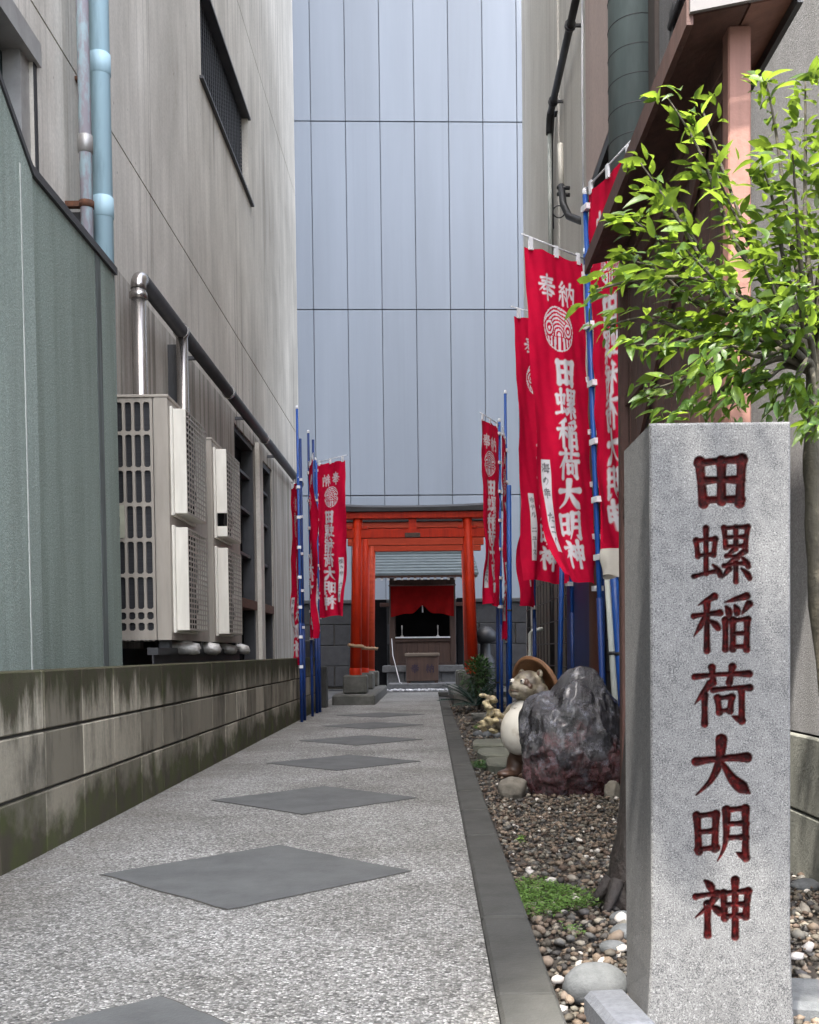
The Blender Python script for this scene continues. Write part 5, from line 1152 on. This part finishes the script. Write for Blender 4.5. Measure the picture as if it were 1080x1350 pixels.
for k, (y, x0, lb_) in enumerate(((7.55, .30, 'pale green flagstone touching the cobble row'), (6.85, .315, 'pale green flagstone in the middle of three'), (6.22, .315, 'pale green flagstone edged by moss'))):
    m = MB(); n = 14; v = []
    for j in range(n):
        a = 2 * math.pi * j / n; cx_, cy_ = .22 * math.copysign(abs(math.cos(a)) ** .45, math.cos(a)), .22 * math.copysign(abs(math.sin(a)) ** .45, math.sin(a)); k_ = random.uniform(.93, 1.06); v.append((x0 + .23 + cx_ * k_ * 1.1, y + .05 + cy_ * k_ * 1.2))
    m.add([(a, b_, -.06) for a, b_ in v] + [(a, b_, .012) for a, b_ in v] + [(x0 + .23 + (a - x0 - .23) * .95, y + .05 + (b_ - y - .05) * .95, .022) for a, b_ in v], [(j, (j + 1) % n, (j + 1) % n + n, j + n) for j in range(n)] + [(j + n, (j + 1) % n + n, (j + 1) % n + 2 * n, j + 2 * n) for j in range(n)] + [tuple(range(2 * n, 3 * n))])
    tag(m.build('flagstone', m_slab, None, (x0 + .23, y, -.03)), lb_, 'flagstone')

# ================================================================== PLANTS
def leaf_mesh(name, mat, L=1.0, Wd=.34, curl=.25, fold=.18, seg=5):
    v = []; f = []
    for i in range(seg + 1):
        t_ = i / seg; w_ = Wd * (math.sin(math.pi * min(1, t_ ** .8)) ** .85 if 0 < t_ < 1 else 0.0); x = L * t_; z_ = -curl * t_ * t_ * L
        v += [(x, -w_ / 2, z_ + fold * w_), (x, 0, z_), (x, w_ / 2, z_ + fold * w_)]
    for i in range(seg):
        a = i * 3; f += [(a, a + 1, a + 4, a + 3), (a + 1, a + 2, a + 5, a + 4)]
    me = bpy.data.meshes.new(name); me.from_pydata(v, [], f); me.polygons.foreach_set('use_smooth', [True] * len(f)); me.materials.append(mat); me.update(); return me
leaves = [leaf_mesh('leaf', m_leaf, 1, w_, c, fo) for w_, c, fo in ((.36, .22, .2), (.38, .38, .3), (.33, .10, .15), (.44, .30, .1), (.34, .55, .25))]
LV = [np.array([q.co[:] for q in me.vertices]) for me in leaves]; LF = [np.array([list(p.vertices) for p in me.polygons]) for me in leaves]

tree = thing('citrus_tree', (.95, 2.32, -.03), 'young citrus tree with bright green leaves rising behind the granite pillar', 'tree')
tY = 2.32
tp = [Vector((.965, tY, -.05)), Vector((.93, tY, .2)), Vector((.865, tY, .5))] + [at(1079, 800, tY), at(1073, 690, tY), at(1070, 600, tY), at(1071, 520, tY), at(1074, 480, tY)]
def smooth_pts(p, n=4):
    out = []
    for i in range(len(p) - 1):
        a, b, c, d = p[max(i - 1, 0)], p[i], p[i + 1], p[min(i + 2, len(p) - 1)]
        for k in range(n):
            t_ = k / n; out.append(.5 * ((2 * b) + (c - a) * t_ + (2 * a - 5 * b + 4 * c - d) * t_ ** 2 + (-a + 3 * b - 3 * c + d) * t_ ** 3))
    return out + [p[-1]]
sp = smooth_pts(tp); MB().tube(sp, [.022 - .007 * i / (len(sp) - 1) + .002 * math.sin(i * 1.7) for i in range(len(sp))], 12).build('trunk', m_bark, tree)
fork = tp[-1]
tips = []   # (tip px, tip py, depth, via px, via py)
spec = [(845, 215, 2.28, 960, 400), (880, 128, 2.34, 975, 330), (925, 140, 2.45, 990, 320), (775, 385, 2.22, 930, 370), (825, 285, 2.30, 930, 380), (812, 340, 2.40, 920, 400), (835, 455, 2.20, 950, 440),
        (850, 515, 2.30, 960, 470), (880, 550, 2.22, 980, 495), (905, 330, 2.15, 985, 420), (945, 230, 2.35, 1010, 360), (960, 545, 2.20, 1010, 500), (890, 420, 2.42, 980, 440), (1010, 105, 2.42, 1040, 300), (1062, 105, 2.35, 1062, 300),
        (1005, 220, 2.28, 1035, 350), (1045, 200, 2.18, 1055, 340), (1095, 180, 2.40, 1085, 330), (1110, 330, 2.25, 1090, 420), (1000, 330, 2.20, 1035, 420), (1050, 380, 2.10, 1060, 440), (985, 420, 2.12, 1030, 455), (1030, 540, 2.2, 1050, 500), (1075, 565, 2.15, 1075, 515),
        (1150, 420, 2.3, 1110, 450), (1140, 220, 2.3, 1100, 330), (1125, 90, 2.4, 1090, 300), (930, 480, 2.12, 1000, 470), (868, 250, 2.45, 960, 380), (800, 430, 2.38, 920, 440)]
nodes = []
for (px, py, Y, vx, vy) in spec:
    tip = at(px, py, Y); via = at(vx, vy, (Y + tY) / 2); pts_ = smooth_pts([fork + Vector((0, 0, -.02)), fork.lerp(via, .5) + Vector((0, random.uniform(-.03, .03), .02)), via, via.lerp(tip, .55) + Vector((0, 0, random.uniform(-.01, .03))), tip], 5)
    n = len(pts_); MB().tube(pts_, [.0075 * (1 - i / n) + .0012 for i in range(n)], 6).build('branch', m_bark, tree)
    for i in range(8, n):
        nodes.append((pts_[i], (pts_[min(i + 1, n - 1)] - pts_[i - 1]).normalized(), i / n))
# unseen limb added to shade the pillar, arching forward above the picture
for (ex_, ey_, ez_) in ((.16, 1.27, 1.84), (.26, 1.30, 1.76), (.10, 1.25, 1.98), (.20, 1.22, 2.06), (.34, 1.28, 1.94)):
    pts_ = smooth_pts([fork, fork + Vector((.06, -.1, .5)), Vector((.70, 1.80, 2.04)), Vector((.42, 1.48, 2.10)), Vector((ex_, ey_, ez_))], 6); n = len(pts_)
    MB().tube(pts_, [.009 * (1 - i / n) + .0015 for i in range(n)], 6).build('branch', m_bark, tree)
    for i in range(11, n): nodes.append((pts_[i], (pts_[min(i + 1, n - 1)] - pts_[i - 1]).normalized(), -1))
insts = []
for p, d, t_ in nodes:
    out = t_ < 0
    for k in range(5 if not out else 1):
        side = Vector((random.uniform(-1, 1), random.uniform(-1, 1), random.uniform(-.75, .45)))
        if not out: side += Vector((-.35, -.15, 0))
        dd = (d * .7 + side).normalized(); q = p + Vector((random.uniform(-1, 1), random.uniform(-1, 1), random.uniform(-.8, .8))) * .028
        L_ = random.choice((.022, .030, .036, .042, .048, .056)) * random.uniform(.85, 1.1)
        if out: L_ *= 1.15
        tw = dd * random.uniform(.008, .03)
        insts.append((q, dd, L_, random.uniform(-1.0, 1.0), random.randrange(5), out))
for (tx, tz, rad_) in ((.40, .60, .07), (.47, .66, .055), (.49, .54, .075), (.57, .47, .07), (.41, .44, .06), (.44, .95, .07), (.40, .82, .055), (.59, .62, .045), (.37, .70, .05)):   # unseen dense leaf sprays added to dapple the pillar with shade
    c_ = Vector((tx - .28, 1.85 - .588, tz + 1.239)); tip = Vector((.20, 1.27, 1.92))
    MB().tube([tip, tip.lerp(c_, .5) + Vector((0, .02, .03)), c_], [.004, .003, .0015], 6).build('branch', m_bark, tree)
    for _ in range(110):
        v_ = Vector((random.gauss(0, 1), random.gauss(0, 1), random.gauss(0, 1))).normalized() * rad_ * random.random() ** .4
        insts.append((c_ + v_, (v_.normalized() + Vector((0, 0, -.3))).normalized(), random.uniform(.035, .06), random.uniform(-1, 1), random.randrange(5), True))
def leaf_matrix(p, d, L_, roll):
    x = d; up = Vector((0, 0, 1)); y = up.cross(x)
    if y.length < .05: y = Vector((1, 0, 0)).cross(x)
    y.normalize(); zv = x.cross(y); return Matrix.Translation(p) @ Matrix((x, y, zv)).transposed().to_4x4() @ Matrix.Rotation(roll, 4, 'X') @ Matrix.Scale(L_, 4)
vis = [i for i in insts if not i[5]]; outl = [i for i in insts if i[5]]
vis.sort(key=lambda i: -i[2]); head, rest = vis[:290], vis[290:] + outl
invp = Matrix.Translation(-tree.location)
for (p, d, L_, ro, k, _) in head:
    o = bpy.data.objects.new('leaf', leaves[k]); link(o, tree); o.matrix_local = invp @ leaf_matrix(p, d, L_, ro)
def joined_leaves(name, items, mat, parent, base):
    V = []; Fc = []; n = 0
    for (p, d, L_, ro, k, _) in items:
        M = np.array(leaf_matrix(p - base, d, L_, ro)); v = LV[k] @ M[:3, :3].T + M[:3, 3]; V.append(v); Fc.append(LF[k] + n); n += len(v)
    me = np_mesh(name, np.vstack(V), np.vstack(Fc), mat); return link(bpy.data.objects.new(name, me), parent)
tag(joined_leaves('foliage', rest, m_leaf, tree, tree.location), kind='stuff')

# weeds and moss
def weed_patch(name, c, rx, ry, n, hmin, hmax, mat, label, seed):
    rs = random.Random(seed); items = []
    for _ in range(n):
        a = rs.uniform(0, 6.28); rr = math.sqrt(rs.random()) * (1 + .25 * math.sin(a * 3 + seed)); p = Vector((c[0] + rr * rx * math.cos(a), c[1] + rr * ry * math.sin(a), c[2] + rs.uniform(-.006, .014)))
        d = Vector((rs.uniform(-1, 1), rs.uniform(-1, 1), rs.uniform(.0, .45))).normalized(); items.append((p, d, rs.uniform(hmin, hmax), rs.uniform(-.5, .5), rs.randrange(5), 0))
    o = joined_leaves(name, items, mat, None, Vector(c)); o.location = c; return tag(o, label, 'ground cover', kind='stuff')
g_ = ground_px(728, 1188); weed_patch('ground_cover', (g_.x - .01, g_.y, -.008), .115, .19, 2600, .007, .015, m_weed, 'bright green mossy ground cover patch on the gravel before the trunk', 2)
g_ = ground_px(640, 962); weed_patch('ground_cover', (g_.x - .02, g_.y, 0), .07, .12, 160, .02, .05, m_weed, 'small tuft of bright weeds under the fern', 3)
g_ = ground_px(632, 1012); weed_patch('ground_cover', (g_.x, g_.y, -.01), .06, .18, 260, .012, .03, m_bush, 'thin moss along the front flagstone edge', 4)
g_ = ground_px(688, 1112); weed_patch('ground_cover', (g_.x, g_.y, -.01), .012, .03, 40, .010, .02, m_weed, 'tiny green sprout on the gravel near the kerb', 5)
g_ = ground_px(757, 1232); weed_patch('ground_cover', (g_.x, g_.y, -.008), .03, .04, 60, .006, .012, m_weed, 'sparse moss among pebbles behind the grey boulder', 6)
# fern (cycad-like) and leafy bush by the right torii post
fc = ground_px(622, 940, -.03); fern = thing('fern', (fc.x + .05, fc.y + .15, -.03), 'dark blue-green fern beside the path before the torii', 'plant')
base = Vector((fc.x + .05, fc.y + .15, .02))
lfm = leaf_mesh('leaflet', m_fern, 1, .16, .1, .1, 3); lv_ = np.array([q.co[:] for q in lfm.vertices]); lf_ = np.array([list(p.vertices) for p in lfm.polygons])
rs = random.Random(12)
for k in range(26):
    a = rs.uniform(0, 6.28); el_ = rs.uniform(.3, 1.15); L_ = rs.uniform(.34, .52); pts_ = []
    for i in range(9):
        t_ = i / 8; h = L_ * t_; pts_.append(base + Vector((math.cos(a) * h * math.cos(el_ * (1 - .3 * t_)), math.sin(a) * h * math.cos(el_), .02 + h * math.sin(el_) * 1.1 - .32 * t_ * t_ * L_)))
    V = []; Fc = []; n = 0
    for i in range(1, 9):
        for sub_ in (0, .5):
            if i == 8 and sub_: continue
            p = pts_[i].lerp(pts_[min(i + 1, 8)], sub_); d = (pts_[i] - pts_[i - 1]).normalized(); sd = d.cross(Vector((0, 0, 1))).normalized()
            for s in (-1, 1):
                M = np.array(leaf_matrix(p - fern.location, (sd * s + d * .55 + Vector((0, 0, -.1))).normalized(), .085 * math.sin(math.pi * (.12 + .8 * i / 8.5)) + .02, 0)); V.append(lv_ @ M[:3, :3].T + M[:3, 3]); Fc.append(lf_ + n); n += len(lv_)
    me = np_mesh('frond', np.vstack(V), np.vstack(Fc), m_fern); fo = link(bpy.data.objects.new('frond', me), fern)
    MB().tube(pts_, .004, 5).build('stem', m_fern, fo)
bc = fc + Vector((.12, .75, 0)); bush = thing('bush', (bc.x, bc.y, -.03), 'small leafy green bush behind the fern at the torii post', 'plant')
items = []
for _ in range(900):
    v = Vector((rs.gauss(0, 1), rs.gauss(0, 1), rs.gauss(0, 1))).normalized() * (rs.random() ** .45); p = Vector((bc.x, bc.y, .36)) + Vector((v.x * .20, v.y * .2, v.z * .24))
    items.append((p, (v + Vector((rs.uniform(-.6, .6), rs.uniform(-.6, .6), .2))).normalized(), rs.uniform(.04, .07), rs.uniform(-.5, .5), rs.randrange(5), 0))
tag(joined_leaves('foliage', items, m_bush, bush, bush.location), kind='stuff')
for k in range(7):
    a = k * .9; MB().tube([Vector((bc.x, bc.y, -.05)), Vector((bc.x + .05 * math.cos(a), bc.y + .05 * math.sin(a), .2)), Vector((bc.x + .14 * math.cos(a), bc.y + .14 * math.sin(a), .45))], [.008, .006, .003], 6).build('stem', m_bark, bush)
